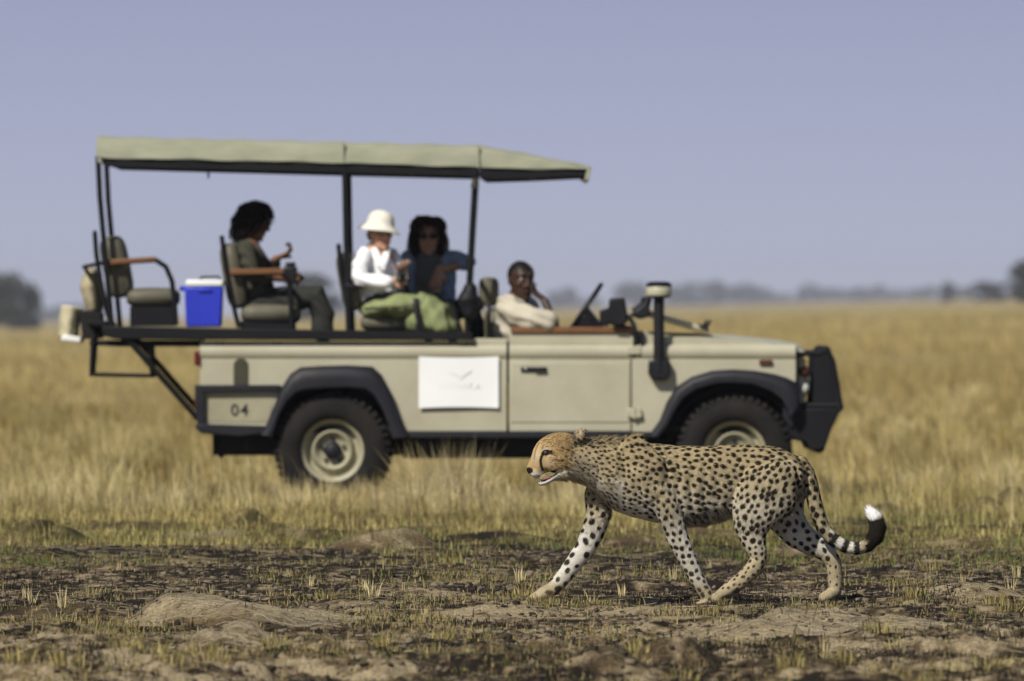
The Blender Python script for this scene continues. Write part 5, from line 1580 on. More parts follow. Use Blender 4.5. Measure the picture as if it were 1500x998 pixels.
o_ = MB().tube([(.098, -.012, .018), (.100, 0, .020), (.098, .012, .018)], .004, 6); add_local(mb, o_, H3)
for s in (-1, 1):
    o_ = MB().tube([(.088, s * .060, .018), (.04, s * .080, .018), (-.01, s * .082, .012)], .003, 6); add_local(mb, o_, H3)
mb.build('frame', M['camera_black'], sg)

# --- driver
D4 = .36
H4 = frame_m(P(764, 411, D4 - .06), -66, 5, 0, 1.10)
w4 = person('driver in a cream shirt leaning on the door with a hand at his cheek', P(752, 540, D4), (0.050, 0.026, 0.017), H4,
    neck=([P(761, 426, D4 - .04), P(756, 446, D4)], [.062, .068]),
    arms=[([P(744, 452, D4 - .16), P(778, 470, D4 - .30), P(813, 474, D4 - .32), P(798, 442, D4 - .24)], [.06, .055, .046, .030]),
          ([P(772, 452, D4 + .16), P(796, 492, D4 + .16), P(840, 488, D4 + .12)], [.055, .046, .03])],
    legs=[([P(752, 530, D4 - .1), P(840, 520, D4 - .1), P(866, 590, D4 - .1)], [.08, .06, .05]), ([P(752, 530, D4 + .1), P(840, 520, D4 + .1), P(866, 590, D4 + .1)], [.08, .06, .05])],
    hands=[dict(wrist=P(797, 440, D4 - .235), d=(-.80, .30, .62), n=(.6, -.5, .75), curl=34, side=1, s=1.08), dict(wrist=P(842, 487, D4 + .12), d=(1, .2, .3), n=(0, 0, 1), curl=35, side=-1)],
    torso=([P(754, 452, D4), P(750, 480, D4), P(748, 530, D4)], [(.12, .15), (.12, .15), (.13, .15)]), lips=(1.25, 1.0, 1.0),
    hairpaint=lambda l: ((l[:, 2] > .066 - .35 * np.maximum(0, .03 - l[:, 0])) & (l[:, 2] > -.06) & (np.abs(l[:, 1]) < .082)) | ((l[:, 0] < -.02) & (l[:, 2] > -.055)))
garment('shirt', [([P(754, 450, D4 + .0), P(751, 462, D4), P(749, 490, D4), P(748, 530, D4)], [(.11, .16), (.155, .20), (.15, .19), (.15, .19)]),
    ([P(742, 448, D4 - .15), P(757, 461, D4 - .25), P(781, 469, D4 - .31), P(804, 471, D4 - .325)], [.082, .085, .080, .070]),
    ([P(770, 450, D4 + .15), P(782, 474, D4 + .17), P(797, 492, D4 + .16)], [.078, .072, .066]),
    ([P(758, 437, D4 - .02), P(755, 447, D4)], [.074, .095])], M['shirt_cream'], w4, seed=17, folds=.016, fs=44, amp=.012)
mb = MB(); add_local(mb, MB().ball((-.022, 0, .032), (.090, .0825, .092), 20, 14), H4)
me = fuse(mb, .008, 2); co = get_co(me); no = get_no(me)
inv = np.array(H4.inverted()); l = co @ inv[:3, :3].T + inv[:3, 3]
set_co(me, co + no * (.004 * noise3(co, 120, 2))[:, None])
link_mesh('hair', me, M['hair_black'], w4)
# ---------------------------------------------------------------- cheetah
CY = 52.0
SC_ = CY / FPX
def C(u, v, dy=0.0): return Vector(((u - 750.0) * SC_, CY + dy, CAM_H + (V0 - v) * SC_))
px = SC_

def cheetah():
    mb = MB(); chains = []
    def slices(name, rows, flow, egg=0.0, seg=28, dy=0.0):
        rings = []; pts = []
        for u, vt, vb, hd in rows:
            zt, zb = C(u, vt).z, C(u, vb).z; cz_, hz = (zt + zb) / 2, (zt - zb) / 2
            ring = []
            for k in range(seg):
                a = 2 * math.pi * k / seg; ca, sa = math.cos(a), math.sin(a)
                w = 1 + egg * sa
                ring.append((C(u, 0).x, CY + dy + hd * px * w * math.copysign(abs(ca) ** .9, ca), cz_ + hz * math.copysign(abs(sa) ** .92, sa)))
            rings.append(ring)
            for f in (-.5, 0, .5): pts.append((Vector((C(u, 0).x, CY + dy, cz_ + f * hz)), max(min(hz * .75, hd * px * 1.1), .01)))
        mb.loft(rings)
        chains.append((name, pts, flow))
    def limb(name, rows, dy, dyp=None, flow=None):
        """rows: u, v, in-plane half width, depth half width, extra depth offset (all px but the last, metres)"""
        P_, R_ = [], []
        for r_ in rows:
            off = r_[4] if len(r_) > 4 else dy
            P_.append(C(r_[0], r_[1], off)); R_.append((r_[2] * px, r_[3] * px))
        mb.rtube(P_, R_, 18, steps=4)
        pts = []
        for i in range(len(P_) - 1):
            for t in (0, .25, .5, .75):
                pts.append((P_[i].lerp(P_[i + 1], t), (R_[i][0] * (1 - t) + R_[i + 1][0] * t + R_[i][1] * (1 - t) + R_[i + 1][1] * t) / 2))
        pts.append((P_[-1], (R_[-1][0] + R_[-1][1]) / 2))
        chains.append((name, pts, flow))
    # head and neck
    slices('head', [(771.5, 684, 690, 4), (774, 678, 694, 8.5), (778, 669, 697, 11), (782, 657, 700, 12.5), (786, 649.5, 702, 14), (790, 645.3, 699.5, 15.5), (795, 641.5, 695.5, 18), (800, 638.5, 692, 20.5), (808, 635.3, 690.5, 23), (817, 633.3, 694, 25), (828, 633.4, 698, 26.5), (838, 636, 702, 27)], (1, 0, -.15))
    slices('neck', [(830, 635, 700, 26), (842, 638, 706, 27), (856, 640.5, 711, 29), (870, 641.5, 718, 31), (886, 640, 732, 34), (904, 639, 747, 37)], (1, 0, -.35))
    slices('jaw', [(787.5, 705.5, 709.5, 5), (792, 705.5, 712, 8.5), (798, 704, 711.2, 11), (805, 700.5, 708, 14), (812, 696, 704, 17), (820, 689, 702.5, 20), (830, 683, 704, 22)], (1, 0, -.1))
    # muzzle pads, brow, cheek
    mb.ball(C(784, 693, -.028), (.022, .020, .020)); mb.ball(C(784, 693, .028), (.022, .020, .020))
    for s in (-1, 1):
        mb.rtube([C(795, 655, s * .048), C(801, 655.5, s * .058), C(808, 660, s * .068)], [.009, .010, .009], 10)
        mb.ball(C(814, 677, s * .052), (.055, .026, .05))
        mb.rtube([C(802, 668, s * .056), C(812, 671, s * .070), C(822, 672, s * .075)], [.008, .012, .010], 8)
    # ears
    for s, du in ((-1, 0), (1, -3)):
        e = MB(); rings = []
        for t, w, th in [(0, 13, 5), (.25, 13.5, 4.8), (.5, 12, 4.2), (.75, 9, 3.6), (.95, 5, 3.0)]:
            c = C(843 + du + 9.5 * t, 649 - 21 * t, s * .068)
            ring = []
            for k in range(14):
                a = 2 * math.pi * k / 14
                ring.append((c.x + w * px * math.cos(a) * .95, c.y + s * .010 * t + th * px * math.sin(a) + s * .012 * math.cos(a), c.z + w * px * math.cos(a) * .35))
            rings.append(ring)
        mb.loft(rings)
    # trunk
    slices('torso', [(868, 655, 712, 27), (880, 645, 731, 33), (900, 640, 747.5, 37), (925, 641, 757, 39), (955, 649.5, 765, 38), (990, 653.2, 769.5, 37), (1030, 653.4, 769.5, 35.5), (1055, 652.4, 762, 33), (1075, 651.6, 754.5, 31), (1097, 651.2, 750, 31.5), (1120, 652, 746, 34), (1142, 655.5, 740, 35), (1160, 663.5, 733, 33), (1173, 672, 723, 27), (1181, 682, 708, 16)], (1, 0, -.3), egg=-.06)
    # shoulder blades and haunches
    for s in (-1, 1):
        mb.rtube([C(918, 652, s * .075), C(945, 690, s * .105), C(962, 722, s * .105)], [(26 * px, .03), (33 * px, .038), (25 * px, .035)], 16)
    limb('near_fore', [(966, 722, 25, 12, -.095), (978, 743, 20.5, 13, -.095), (983.5, 762, 18, 13, -.09), (993, 789.5, 16, 11.5, -.085), (1007, 820, 13.2, 10.5, -.08), (1020, 847.5, 11.5, 9.5, -.078), (1032, 867, 10.8, 9.2, -.078), (1039, 879, 10, 9.5, -.078)], 0)
    limb('near_fore_paw', [(1040, 881, 8.5, 11, -.078), (1030, 884.5, 7.5, 12, -.078), (1021, 887, 5.5, 11, -.078)], 0)
    limb('far_fore', [(884, 712, 24, 13, .07), (876, 732, 20.5, 13, .075), (877, 755, 19, 13, .075), (869.5, 778, 17.6, 12.5, .075), (858.5, 803, 15.5, 11.5, .075), (841, 826, 13.2, 10.5, .075), (826, 845.5, 11.8, 10, .072), (813.5, 860, 11.5, 10, .07)], 0)
    limb('far_fore_paw', [(812, 862, 11, 11, .07), (798, 869.5, 10.5, 12.5, .07), (784, 877, 8.5, 13, .07), (777, 880, 6, 12, .07)], 0)
    limb('near_hind', [(1148, 690, 26, 14, -.085), (1128, 714, 46, 19, -.085), (1113, 737, 42, 18, -.09), (1104, 757, 34, 17, -.095), (1100.5, 774, 26, 15, -.095), (1103, 790, 19, 12.5, -.093), (1108, 806, 14.5, 11, -.092), (1111, 819, 12.8, 10, -.09), (1103, 833, 12.6, 9.8, -.09), (1088, 848, 12, 9.6, -.09), (1074, 859, 11.2, 9.8, -.09), (1063, 866, 10.8, 10.5, -.09)], 0)
    limb('near_hind_paw', [(1062, 867, 10, 11.5, -.09), (1053, 873, 9, 12.5, -.09), (1047, 877.5, 6, 12, -.09)], 0)
    limb('far_hind', [(1150, 712, 34, 16, .07), (1148, 739, 31, 16, .075), (1154, 764, 27, 15, .08), (1170, 784.5, 22, 13.5, .085), (1193, 799, 17.5, 12, .09), (1212, 810.5, 14, 10.5, .09), (1221.5, 825, 12.4, 9.8, .09), (1224, 844, 11.2, 9.5, .09), (1224.5, 861, 10.6, 9.8, .09)], 0)
    limb('far_hind_paw', [(1224, 866, 10.5, 11, .09), (1216, 873, 9.5, 12.5, .09), (1207, 876, 7.5, 12.5, .09)], 0)
    # toes
    for (u, v, dy, s) in [(777, 881, .07, 1.1), (1021, 888, -.078, 1), (1047, 878.5, -.09, 1), (1206, 877.5, .09, 1.05)]:
        for k in (-1.5, -.5, .5, 1.5):
            mb.ball(C(u - 1.5 + abs(k) * 2.2, v, dy + k * .0185 * s), (.019 * s, .0115 * s, .0155 * s), 10, 7)
    limb('tail', [(1172, 678, 11, 11), (1181, 690, 11, 11), (1186, 704, 11, 11), (1189.5, 720, 11.2, 11.2), (1196, 747, 11, 11), (1205.5, 773, 10.4, 10.4), (1219, 790, 10, 10), (1238, 801, 9.6, 9.6), (1255, 804, 9.6, 9.6), (1270.5, 800, 10, 10), (1282, 787, 11.6, 11.6), (1286, 771, 12, 12), (1281.5, 757.5, 10, 10), (1275, 750, 6.4, 6.4)], -.005)
    me = fuse(mb, .0040, 9, .5)
    co, no = get_co(me), get_no(me); n = len(co)
    u = co[:, 0] / SC_ + 750; v = V0 - (co[:, 2] - CAM_H) / SC_; dy = co[:, 1] - CY
    # nearest chain
    names = [c[0] for c in chains]
    cp = np.array([p[:] for c in chains for p, r_ in c[1]]); cr = np.array([r_ for c in chains for p, r_ in c[1]]); ci = np.array([i for i, c in enumerate(chains) for _ in c[1]])
    tang = []
    for nm, pts, flow in chains:
        for i in range(len(pts)):
            if flow is not None: tang.append(Vector(flow).normalized())
            else:
                a, b = pts[max(0, i - 1)][0], pts[min(len(pts) - 1, i + 1)][0]; tang.append((b - a).normalized())
    tang = np.array([t[:] for t in tang])
    near = np.empty(n, int)
    for s in range(0, n, 20000):
        d = np.linalg.norm(co[s:s + 20000, None] - cp[None], axis=2) / cr[None]
        near[s:s + 20000] = d.argmin(1)
    reg = ci[near]
    def isr(*nm): return np.isin(reg, [names.index(x) for x in nm])
    flow = tang[near]
    # muscle relief: shoulder edge, ribs, haunch fold
    rel = np.zeros(n)
    side = np.abs(no[:, 1]) > .3
    tr = isr('torso')
    rel += np.where(tr & side, .004 * np.sin((u - 960) * .33) * np.exp(-((u - 1010) / 45) ** 2) * np.exp(-((v - 715) / 30) ** 2), 0)
    rel -= .005 * np.exp(-((u - (975 + (v - 700) * .35)) / 7) ** 2) * np.exp(-((v - 715) / 35) ** 2) * (tr & side)
    rel -= .008 * np.exp(-((u - (1068 + (740 - v) * .55)) / 6) ** 2) * np.exp(-((v - 725) / 26) ** 2) * side * isr('torso', 'near_hind')
    for nm_, cy_, sp_ in (('far_fore_paw', .07, 1.1), ('near_fore_paw', -.078, 1), ('near_hind_paw', -.09, 1), ('far_hind_paw', .09, 1.05)):
        for gk in (-1, 0, 1): rel -= .005 * np.exp(-((dy - cy_ - gk * .0185 * sp_) / .0032) ** 2) * isr(nm_) * (no[:, 2] > -.2)
    rel += .0035 * noise3(co, 22, 3) * isr('neck', 'torso') + .0016 * noise3(co, 70, 5)
    co = co + no * rel[:, None]; set_co(me, co); no = get_no(me)

    # ---- coat colours
    def mixc(a, b, t): return a * (1 - t[:, None]) + np.asarray(b)[None] * t[:, None]
    TAN, SAND, CREAM, WHITE = np.array([.44, .345, .19]), np.array([.50, .415, .265]), np.array([.66, .59, .46]), np.array([.76, .73, .66])
    col = np.tile(SAND, (n, 1))
    col = mixc(col, TAN, sstep(720, 655, v) * isr('torso', 'neck') * .8)
    col = mixc(col, CREAM, sstep(705, 748, v) * isr('torso', 'neck', 'near_hind') * .9)
    col = mixc(col, WHITE, sstep(-.25, -.75, no[:, 2]) * isr('torso'))
    legs = isr('near_fore', 'far_fore', 'far_hind')
    col = mixc(col, np.array([.68, .63, .53]), legs * sstep(735, 785, v) * .9)
    col = mixc(col, WHITE, isr('far_fore') * sstep(760, 800, v) * .8)
    col = mixc(col, WHITE, isr('near_fore') * sstep(.2, .7, no[:, 0]) * .9)
    col = mixc(col, WHITE, isr('far_hind') * (1 - sstep(800, 830, v)) * .85)
    col = mixc(col, SAND * .95, sstep(845, 868, v) * isr('far_fore', 'near_fore', 'far_fore_paw', 'near_fore_paw', 'near_hind_paw', 'far_hind_paw', 'near_hind', 'far_hind'))
    col = mixc(col, SAND * 1.02, sstep(800, 825, v) * isr('near_hind', 'far_hind'))
    col = mixc(col, WHITE, isr('neck') * sstep(690, 712, v) * .8)
    # throat ruff, chest
    col = mixc(col, CREAM, np.exp(-((u - 852) / 18) ** 2 - ((v - 690) / 18) ** 2) * .8)
    col = mixc(col, CREAM * .92, np.exp(-((u - 885) / 14) ** 2 - ((v - 728) / 14) ** 2) * .4)
    col *= (1 + .10 * noise3(co, 14, 7) + .08 * noise3(co, 60, 9))[:, None]
    # face
    hd = isr('head', 'jaw')
    FACE = np.array([.47, .315, .135])
    fz = hd * sstep(848, 828, u)
    col = mixc(col, FACE, fz * sstep(700, 682, v) * .85)
    col = mixc(col, np.array([.62, .52, .36]), fz * np.exp(-((u - 786) / 5.5) ** 2 - ((v - 668) / 12) ** 2) * .7)
    col = mixc(col, np.array([.55, .42, .30]), fz * np.exp(-((u - 805) / 10) ** 2 - ((v - 677) / 7) ** 2) * .6)
    # temple: darker mottled gold; cheek: pale with fine streaks; ruff: pale grey over darker roots
    mot = .5 + .9 * noise3(co, 75, 51)
    hn = isr('head', 'neck', 'jaw')
    col = mixc(col, np.array([.19, .115, .042]), np.clip(hn * np.exp(-((u - 826) / 14) ** 2 - ((v - 656) / 14) ** 2) * (.35 + .8 * mot), 0, 1) * .95)
    col = mixc(col, np.array([.30, .20, .08]), np.clip(hn * np.exp(-((u - 818) / 12) ** 2 - ((v - 646) / 6) ** 2) * (.3 + .6 * mot), 0, 1) * .6)
    strk = sstep(.25, .75, .5 + .5 * np.sin((v + .10 * u) * 2.1 + 2 * noise3(co, 30, 53)))
    col = mixc(col, np.array([.20, .115, .05]), np.clip(hd * np.exp(-((u - 813) / 8) ** 2 - ((v - 675) / 6) ** 2) * strk, 0, 1) * .55)
    col = mixc(col, np.array([.10, .075, .045]), np.clip(hn * np.exp(-((u - 838) / 8) ** 2 - ((v - 668) / 18) ** 2) * (mot - .1), 0, 1) * .6)
    col = mixc(col, np.array([.11, .09, .065]), np.clip(isr('neck') * np.exp(-((u - 850) / 14) ** 2 - ((v - 690) / 17) ** 2) * sstep(.45, .95, mot), 0, 1) * .65)
    wl_ = hd * sstep(0, 4, v - (690 - .12 * (u - 790)))
    col = mixc(col, WHITE, wl_ * .9)
    col = mixc(col, WHITE, hd * np.exp(-((u - 799) / 5) ** 2 - ((v - 657.5) / 2.3) ** 2) * .7)
    col = mixc(col, np.array([.60, .48, .32]), hd * np.exp(-((u - 804) / 5) ** 2 - ((v - 667) / 2.4) ** 2) * .8)
    col = mixc(col, WHITE * .72, (reg == names.index('jaw')).astype(float) * sstep(700, 706, v))
    col *= (1 - .45 * hd * sstep(801, 812, u) * sstep(688, 694, v))[:, None]  # rear of the jaw darkened, its shading put into the coat colour

    # soften the borders between the coat's tones
    ed = np.empty(len(me.edges) * 2, np.int32); me.edges.foreach_get('vertices', ed); ed = ed.reshape(-1, 2)
    deg = np.bincount(ed.ravel(), minlength=n)[:, None] + 1e-9
    wsm = np.where(hd, .0, 1.0)[:, None]
    for _ in range(26):
        acc_ = np.stack([np.bincount(ed[:, 0], col[ed[:, 1], k], n) + np.bincount(ed[:, 1], col[ed[:, 0], k], n) for k in range(3)], -1)
        col = col * (1 - .8 * wsm) + acc_ / deg * .8 * wsm
    col *= .80 * (1 + .10 * noise3(co, 30, 17) + .10 * noise3(co, 110, 19))[:, None]

    # ---- spots
    BLACK = np.array([.006, .005, .0045])
    kd = KDTree(n)
    for i, c in enumerate(co): kd.insert(c, i)
    kd.balance()
    space = np.full(n, .037); rad = np.full(n, .0118)
    def setr(mask, s, r_): space[mask] = s; rad[mask] = r_
    tshoulder = isr('neck') | (isr('torso') & (u < 930))
    k_ = sstep(860, 985, u)
    tn = isr('neck', 'torso')
    space[tn] = (.0180 + .0088 * k_)[tn]; rad[tn] = (.0072 + .0052 * k_)[tn]
    setr(isr('near_hind') & (v < 800), .0275, .0130)
    setr(isr('near_hind') & (v >= 800), .023, .0085)
    setr(isr('near_fore'), .027, .0118)
    setr(isr('far_fore'), .040, .0148); setr(isr('far_fore') & (v < 760), .030, .0125)
    setr(isr('far_hind'), .034, .0122); setr(isr('far_hind') & (v > 825), .026, .0065)
    setr(isr('tail'), .032, .0145)
    setr(isr('head'), .0088, .0036); setr(isr('head') & (v > 652), .0125, .0036)
    ban = (isr('torso') & (no[:, 2] < -.72)) | (isr('neck') & (v > 708)) | (isr('jaw')) | isr('far_fore_paw', 'near_fore_paw', 'near_hind_paw', 'far_hind_paw')
    ban |= isr('head') & ((u < 793) | (v > 692)) | (isr('head') & (v > 654) & (u < 806))
    ban |= isr('tail') & ((u > 1222) & (v > 770)) | (isr('far_hind') & (v > 862)) | (isr('near_hind') & (v > 862))
    ban |= (u < 846) & (v > 690) & isr('neck')
    g = np.random.default_rng(11)
    order = g.permutation(n)
    acc = []; kg = {}
    cell = .03
    for i in order:
        if ban[i]: continue
        p = co[i]; key = tuple(np.floor(p / cell).astype(int)); ok = True; s_ = space[i]
        for dx in (-2, -1, 0, 1, 2):
            for dyy in (-2, -1, 0, 1, 2):
                for dz in (-2, -1, 0, 1, 2):
                    for j in kg.get((key[0] + dx, key[1] + dyy, key[2] + dz), ()):
                        if ((co[j] - p) ** 2).sum() < ((s_ + space[j]) / 2) ** 2: ok = False; break
                    if not ok: break
                if not ok: break
            if not ok: break
        if ok: acc.append(i); kg.setdefault(key, []).append(i)
    dark = np.zeros(n)
    wob = noise3(co, 95, 31)
    for i in acc:
        r_ = rad[i] * g.uniform(.74, 1.18); asp = g.uniform(1.0, 1.45)
        t = flow[i] - no[i] * flow[i].dot(no[i]); t = t / (np.linalg.norm(t) + 1e-9)
        b = np.cross(no[i], t); an = g.normal(0, .5); t, b = t * math.cos(an) + b * math.sin(an), b * math.cos(an) - t * math.sin(an)
        js = [j for _, j, _ in kd.find_range(co[i], r_ * 1.9)]
        if not js: continue
        js = np.array(js); dlt = co[js] - co[i]
        q = np.sqrt((dlt @ t / (r_ * math.sqrt(asp))) ** 2 + (dlt @ b / (r_ / math.sqrt(asp))) ** 2 + (dlt @ no[i] / (r_ * 1.6)) ** 2)
        dark[js] = np.maximum(dark[js], sstep(1.12, .82, q + .22 * wob[js]))
    strength = np.full(n, .97)
    strength[isr('head')] = .75
    strength *= np.where(isr('neck') & (v > 690), .75, 1)
    # tail rings and tuft
    ts = isr('tail')
    seg = np.array([[1222, 790], [1239, 802], [1254, 805], [1268, 802.5]])
    def ring(cu, cv, du, dv, w):
        L_ = math.hypot(du, dv); q = ((u - cu) * du + (v - cv) * dv) / L_
        p_ = (-(u - cu) * dv + (v - cv) * du) / L_
        return sstep(w + .8, w - .8, np.abs(q + .8 * wob)) * (np.abs(p_) < 14) * ts
    for a in [(1221, 790, 15, 11, 4.4), (1237.5, 800.5, 16, 6, 4.6), (1254.5, 804.5, 16, 0, 4.8)]: dark = np.maximum(dark, ring(*a))
    tuft = ts & (u > 1260) & ((v - 762) + (u - 1282) * .25 > 0) & (v < 812)
    dark = np.where(tuft & ((u > 1266.5) | (v < 795)), np.maximum(dark, sstep(1263.5, 1267.5, u + .6 * wob)), dark)
    tip = ts & (u > 1262) & ((v - 762) + (u - 1282) * .25 <= 0)
    col[tip] = (.78, .77, .76); dark[tip] = 0
    under = ts & (u > 1215) & ~tuft & ~tip
    col = mixc(col, WHITE, under * .8)
    # hind shank bars
    col = mixc(col, BLACK, dark * strength)
    # tear line, eye rim, brow line, nose, mouth
    def line(pts, w, soft=.8):
        m = np.zeros(n)
        for (a, b) in zip(pts[:-1], pts[1:]):
            a_, b_ = np.array(a), np.array(b); d_ = b_ - a_; L2 = (d_ ** 2).sum()
            t_ = np.clip(((u - a_[0]) * d_[0] + (v - a_[1]) * d_[1]) / L2, 0, 1)
            q = np.hypot(u - a_[0] - t_ * d_[0], v - a_[1] - t_ * d_[1])
            m = np.maximum(m, sstep(w + soft, w - soft * .3, q))
        return m * hd
    col = mixc(col, BLACK, line([(796, 664.5), (793.2, 669), (791.8, 675), (792.6, 682), (794.8, 688)], 1.75) * .97)
    col = mixc(col, BLACK, line([(795, 664.5), (797.5, 661.5), (801, 660.8), (807, 662.6)], 2.2) * .97)
    col = mixc(col, BLACK, line([(796, 665), (800, 665.8), (806, 663.5)], 1.5) * .95)
    col = mixc(col, np.array([.10, .055, .025]), line([(805, 662.5), (811, 665.5), (816, 669)], .9) * .7)
    col = mixc(col, np.array([.14, .075, .03]), line([(790, 648), (786, 655), (783.5, 664), (782.5, 672)], .8) * .65)
    col = mixc(col, np.array([.14, .075, .03]), line([(796, 652), (794, 657)], .9) * .6)
    nose = sstep(1.0, .75, np.hypot((u - 775.0) / 6.6, (v - 689.3) / 5.2)) * hd * (u < 781)
    col = mixc(col, np.array([.022, .014, .013]), nose)
    for k in range(4):       # whisker rows
        col = mixc(col, BLACK, line([(779 + 1.5 * k, 693 + k * .2), (789 - k, 691.5 + 1.5 * k)], .18, .5) * .25)
    mp_ = np.array([(787.5, 701.5), (791, 699), (796, 695), (802, 691.5), (815, 689), (813, 694.5), (806, 701.5), (799, 705), (792, 707), (788, 707)])
    ins = np.zeros(n, bool); j = len(mp_) - 1
    for i in range(len(mp_)):
        xi, yi = mp_[i]; xj, yj = mp_[j]
        ins ^= ((yi > v) != (yj > v)) & (u < (xj - xi) * (v - yi) / (yj - yi + 1e-9) + xi); j = i
    col[ins & hd] = (.020, .012, .013)
    col = mixc(col, BLACK, line([(790, 699.2), (796, 695.0), (802, 691.8), (815, 688.6)], 1.0) * .9)
    # ears: dark back, pale edge
    er = (v < 651) & (u > 834) & (u < 858) & (np.abs(dy) > .040)
    col = mixc(col, np.array([.05, .038, .03]), er * np.exp(-((u - 841) / 4.5) ** 2 - ((v - 641) / 6) ** 2) * .95)
    col = mixc(col, np.array([.55, .47, .33]), er * np.exp(-((u - 850.5) / 2.6) ** 2 - ((v - 635) / 5) ** 2) * .8)
    col = mixc(col, np.array([.06, .045, .035]), er * np.exp(-((u - 856) / 2.2) ** 2 - ((v - 640) / 5) ** 2) * .7)
    # dark blots on the paws and along their undersides, dusty feet
    def blot(cu, cv, ru, rv, a, *regs):
        return sstep(1.15, .7, np.hypot((u - cu) / ru, (v - cv) / rv) + .25 * wob) * isr(*regs) * a
    for b_ in [(804, 868, 7, 3.2), (781, 884, 7, 2.6), (793, 883, 8, 2.6), (815, 871, 3, 4), (774, 879, 3, 2)]: col = mixc(col, BLACK * 2, blot(*b_, .85, 'far_fore_paw', 'far_fore'))
    for b_ in [(1078, 866, 7, 2.6), (1062, 874, 7, 3.2), (1050, 880, 5, 2)]: col = mixc(col, BLACK * 2.5, blot(*b_, .7, 'near_hind_paw', 'near_hind'))
    for b_ in [(1214, 881, 9, 2.2), (1229, 880, 6, 2.2)]: col = mixc(col, BLACK * 3, blot(*b_, .6, 'far_hind_paw', 'far_hind'))
    dirt = sstep(800, 872, v) * (.5 + .5 * noise3(co, 45, 41)) * isr('near_fore', 'far_fore', 'near_hind', 'far_hind', 'far_fore_paw', 'near_fore_paw', 'near_hind_paw', 'far_hind_paw')
    col = mixc(col, np.array([.20, .155, .10]), dirt * .45)
    col = np.clip(col, 0, 1)
    set_col(me, col)
    root = empty('cheetah', C(1000, 884)); tag(root, 'spotted cheetah striding left across the burnt ground', 'cheetah')
    M['coat'] = attr_mat('spotted coat', .95, .04, noise=.10, nscale=420)
    link_mesh('body', me, M['coat'], root)

    # ---- fur
    nf = 150000
    me.calc_loop_triangles()
    tri = np.empty(len(me.loop_triangles) * 3, np.int32); me.loop_triangles.foreach_get('vertices', tri); tri = tri.reshape(-1, 3)
    A, B, D = co[tri[:, 0]], co[tri[:, 1]], co[tri[:, 2]]
    area = np.linalg.norm(np.cross(B - A, D - A), axis=1); pr = area / area.sum()
    t = g.choice(len(tri), nf, p=pr); w = g.dirichlet((1, 1, 1), nf)
    wv = tri[t, w.argmax(1)]
    pos = (co[tri[t]] * w[:, :, None]).sum(1); nn = no[wv]; fl_ = flow[wv].copy(); rg = reg[wv]; uu, vv = u[wv], v[wv]
    ln = np.full(nf, .0125); lift = np.full(nf, .26)
    ii = lambda *nm: np.isin(rg, [names.index(x) for x in nm])
    hdm = ii('head', 'jaw'); ln[hdm] = .0095; lift[hdm] = .30
    ruff = ii('neck') | (hdm & (uu > 826)); ln[ruff] = .0135; lift[ruff] = .36; rf2 = ruff & (vv > 676) & (uu < 872); ln[rf2] = .026; lift[rf2] = .5
    mane = ii('neck', 'torso') & (uu > 860) & (uu < 938) & (nn[:, 2] > .55); ln[mane] = .024; lift[mane] = .6
    belly = ii('torso') & (nn[:, 2] < -.45) & (uu > 985); ln[belly] = .034; lift[belly] = .45; fl_[belly] = (.45, 0, -.8)
    chest = ii('torso', 'neck') & (uu < 905) & (vv > 705); ln[chest] = .020; lift[chest] = .35
    low = ii('near_fore', 'far_fore', 'near_hind', 'far_hind', 'near_fore_paw', 'far_fore_paw', 'near_hind_paw', 'far_hind_paw') & (vv > 780); ln[low] = .0085
    tl = ii('tail'); ln[tl] = .012; tp = tl & (uu > 1262) & (vv < 800); ln[tp] = .026; lift[tp] = .45
    eye = hdm & (np.hypot(uu - 800, vv - 663) < 5); ln[eye] = .0012; mz = hdm & (uu < 796) & ~eye; ln[mz] = .0045
    nos = hdm & (np.hypot(uu - 775, vv - 688) < 7); ln[nos] = .0012
    ln *= g.uniform(.5, 1.25, nf)
    tg = fl_ - nn * (fl_ * nn).sum(1)[:, None]; tg += g.normal(0, .22, (nf, 3)); tg -= nn * (tg * nn).sum(1)[:, None]
    tg /= np.linalg.norm(tg, axis=1)[:, None] + 1e-9
    d = tg + nn * lift[:, None]; d /= np.linalg.norm(d, axis=1)[:, None]
    lat = np.cross(d, nn); lat /= np.linalg.norm(lat, axis=1)[:, None] + 1e-9
    hw = g.uniform(.0008, .0016, nf)[:, None]
    V = np.empty((nf, 3, 3)); r0 = pos - nn * .001
    V[:, 0] = r0 - lat * hw; V[:, 1] = r0 + lat * hw; V[:, 2] = r0 + d * ln[:, None]
    gn = np.cross(V[:, 1] - V[:, 0], V[:, 2] - V[:, 0]); flip = (gn * nn).sum(1) < 0
    V[flip] = V[flip][:, [1, 0, 2]]
    fm = tri_mesh('fur', V.reshape(-1, 3), np.arange(nf * 3).reshape(-1, 3))
    fm.polygons.foreach_set('use_smooth', [True] * len(fm.polygons))
    nsm = nn + .25 * d; nsm /= np.linalg.norm(nsm, axis=1)[:, None]
    fm.normals_split_custom_set_from_vertices(np.repeat(nsm, 3, 0).tolist())
    fc = np.clip(col[wv] * (g.uniform(.52, 1.42, nf) * (1 + .28 * noise3(pos, 130, 23)))[:, None], 0, 1)
    set_col(fm, np.repeat(fc, 3, 0))
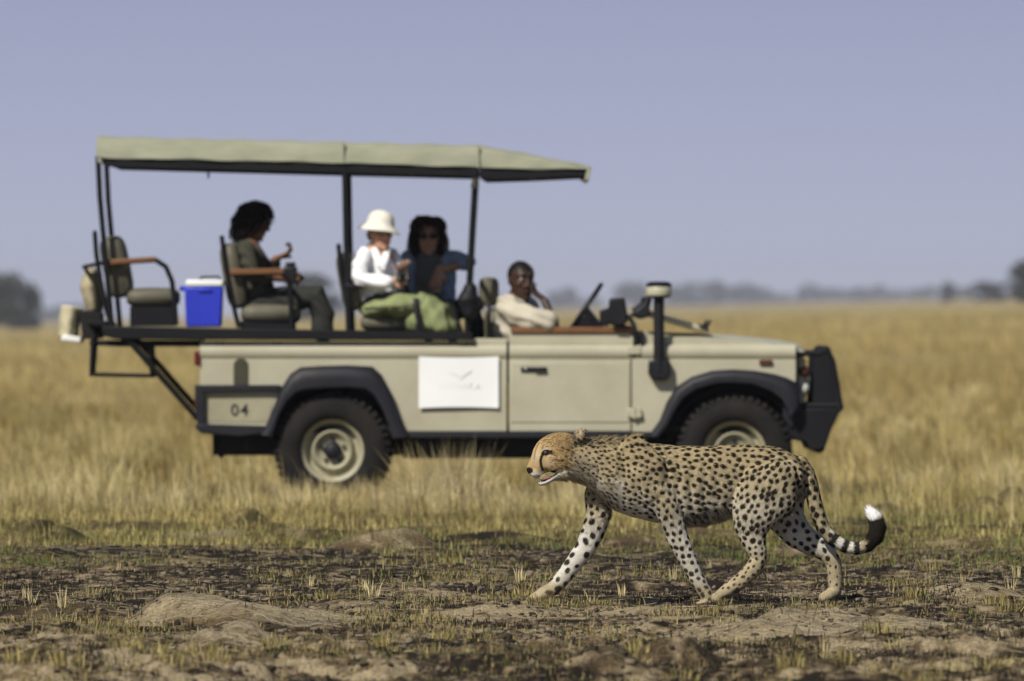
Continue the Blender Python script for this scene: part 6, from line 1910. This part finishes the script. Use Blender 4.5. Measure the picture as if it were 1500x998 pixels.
    f = link_mesh('fur', fm, attr_mat('fur strands', .9, .06), root); f['kind'] = 'stuff'

    # ---- eyes, teeth, tongue, whiskers
    for s in (-1, 1):
        c = C(799.3, 663.3, s * .0605)
        e = MB().ball(c, (.0105, .0085, .0085), 14, 10).mesh('eye', 180); ec = get_co(e)
        rr = np.hypot(ec[:, 0] - c.x + .002, ec[:, 2] - c.z - .001)
        set_col(e, np.where((rr < .0042)[:, None], np.array([[.008, .006, .005]]), np.array([[.05, .024, .008]])))
        link_mesh('eye', e, attr_mat('eye', .12, .6), root)
        mbt = MB()
        mbt.tube([C(789.5, 699.5, s * .020), C(789.8, 702.3, s * .020), C(790.2, 704.5, s * .020)], [.0038, .0028, .0006], 8)
        mbt.tube([C(792, 706, s * .016), C(791.7, 703.4, s * .017), C(791.5, 701.4, s * .017)], [.0036, .0026, .0006], 8)
        mbt.build('tooth', mat('tooth', (.75, .70, .58), .4, var=.05), root)
        wm = MB()
        for k in range(5):
            a, b = C(782 + 1.2 * k, 694 - (k % 3) * 1.3, s * .043), C(796 + 2.2 * k, 698 + 1.5 * k - (k % 3) * 3, s * (.075 + .004 * k))
            m_ = (a + b) / 2 + Vector((0, s * .012, .006)); wm.tube([a, m_, b], [.0004, .0003, .0001], 4)
        wm.build('whiskers', mat('whisker', (.8, .79, .76), .4, var=.02), root, kind='stuff')
    cl = MB()
    for (cu, cv, cd) in [(773.5, 882, .07), (1018.5, 889, -.078), (1044.5, 880.5, -.09), (1202, 879.5, .09)]:
        for k in (-1.5, -.5, .5, 1.5):
            a = C(cu + 1.6 + abs(k) * 2.0, cv - 1.5, cd + k * .0185); cl.tube([a, a + Vector((-.006, 0, -.002)), a + Vector((-.010, 0, -.007))], [.0026, .002, .0005], 6)
    cl.build('claws', mat('claw', (.05, .04, .032), .4), root, kind='stuff')
    MB().rtube([C(808, 699, 0), C(800, 701.5, 0), C(793.5, 703.5, 0)], [(.006, .022), (.006, .022), (.004, .016)], 12).build('tongue', mat('tongue', (.30, .10, .10), .4, var=.1), root, smooth=80)
cheetah()
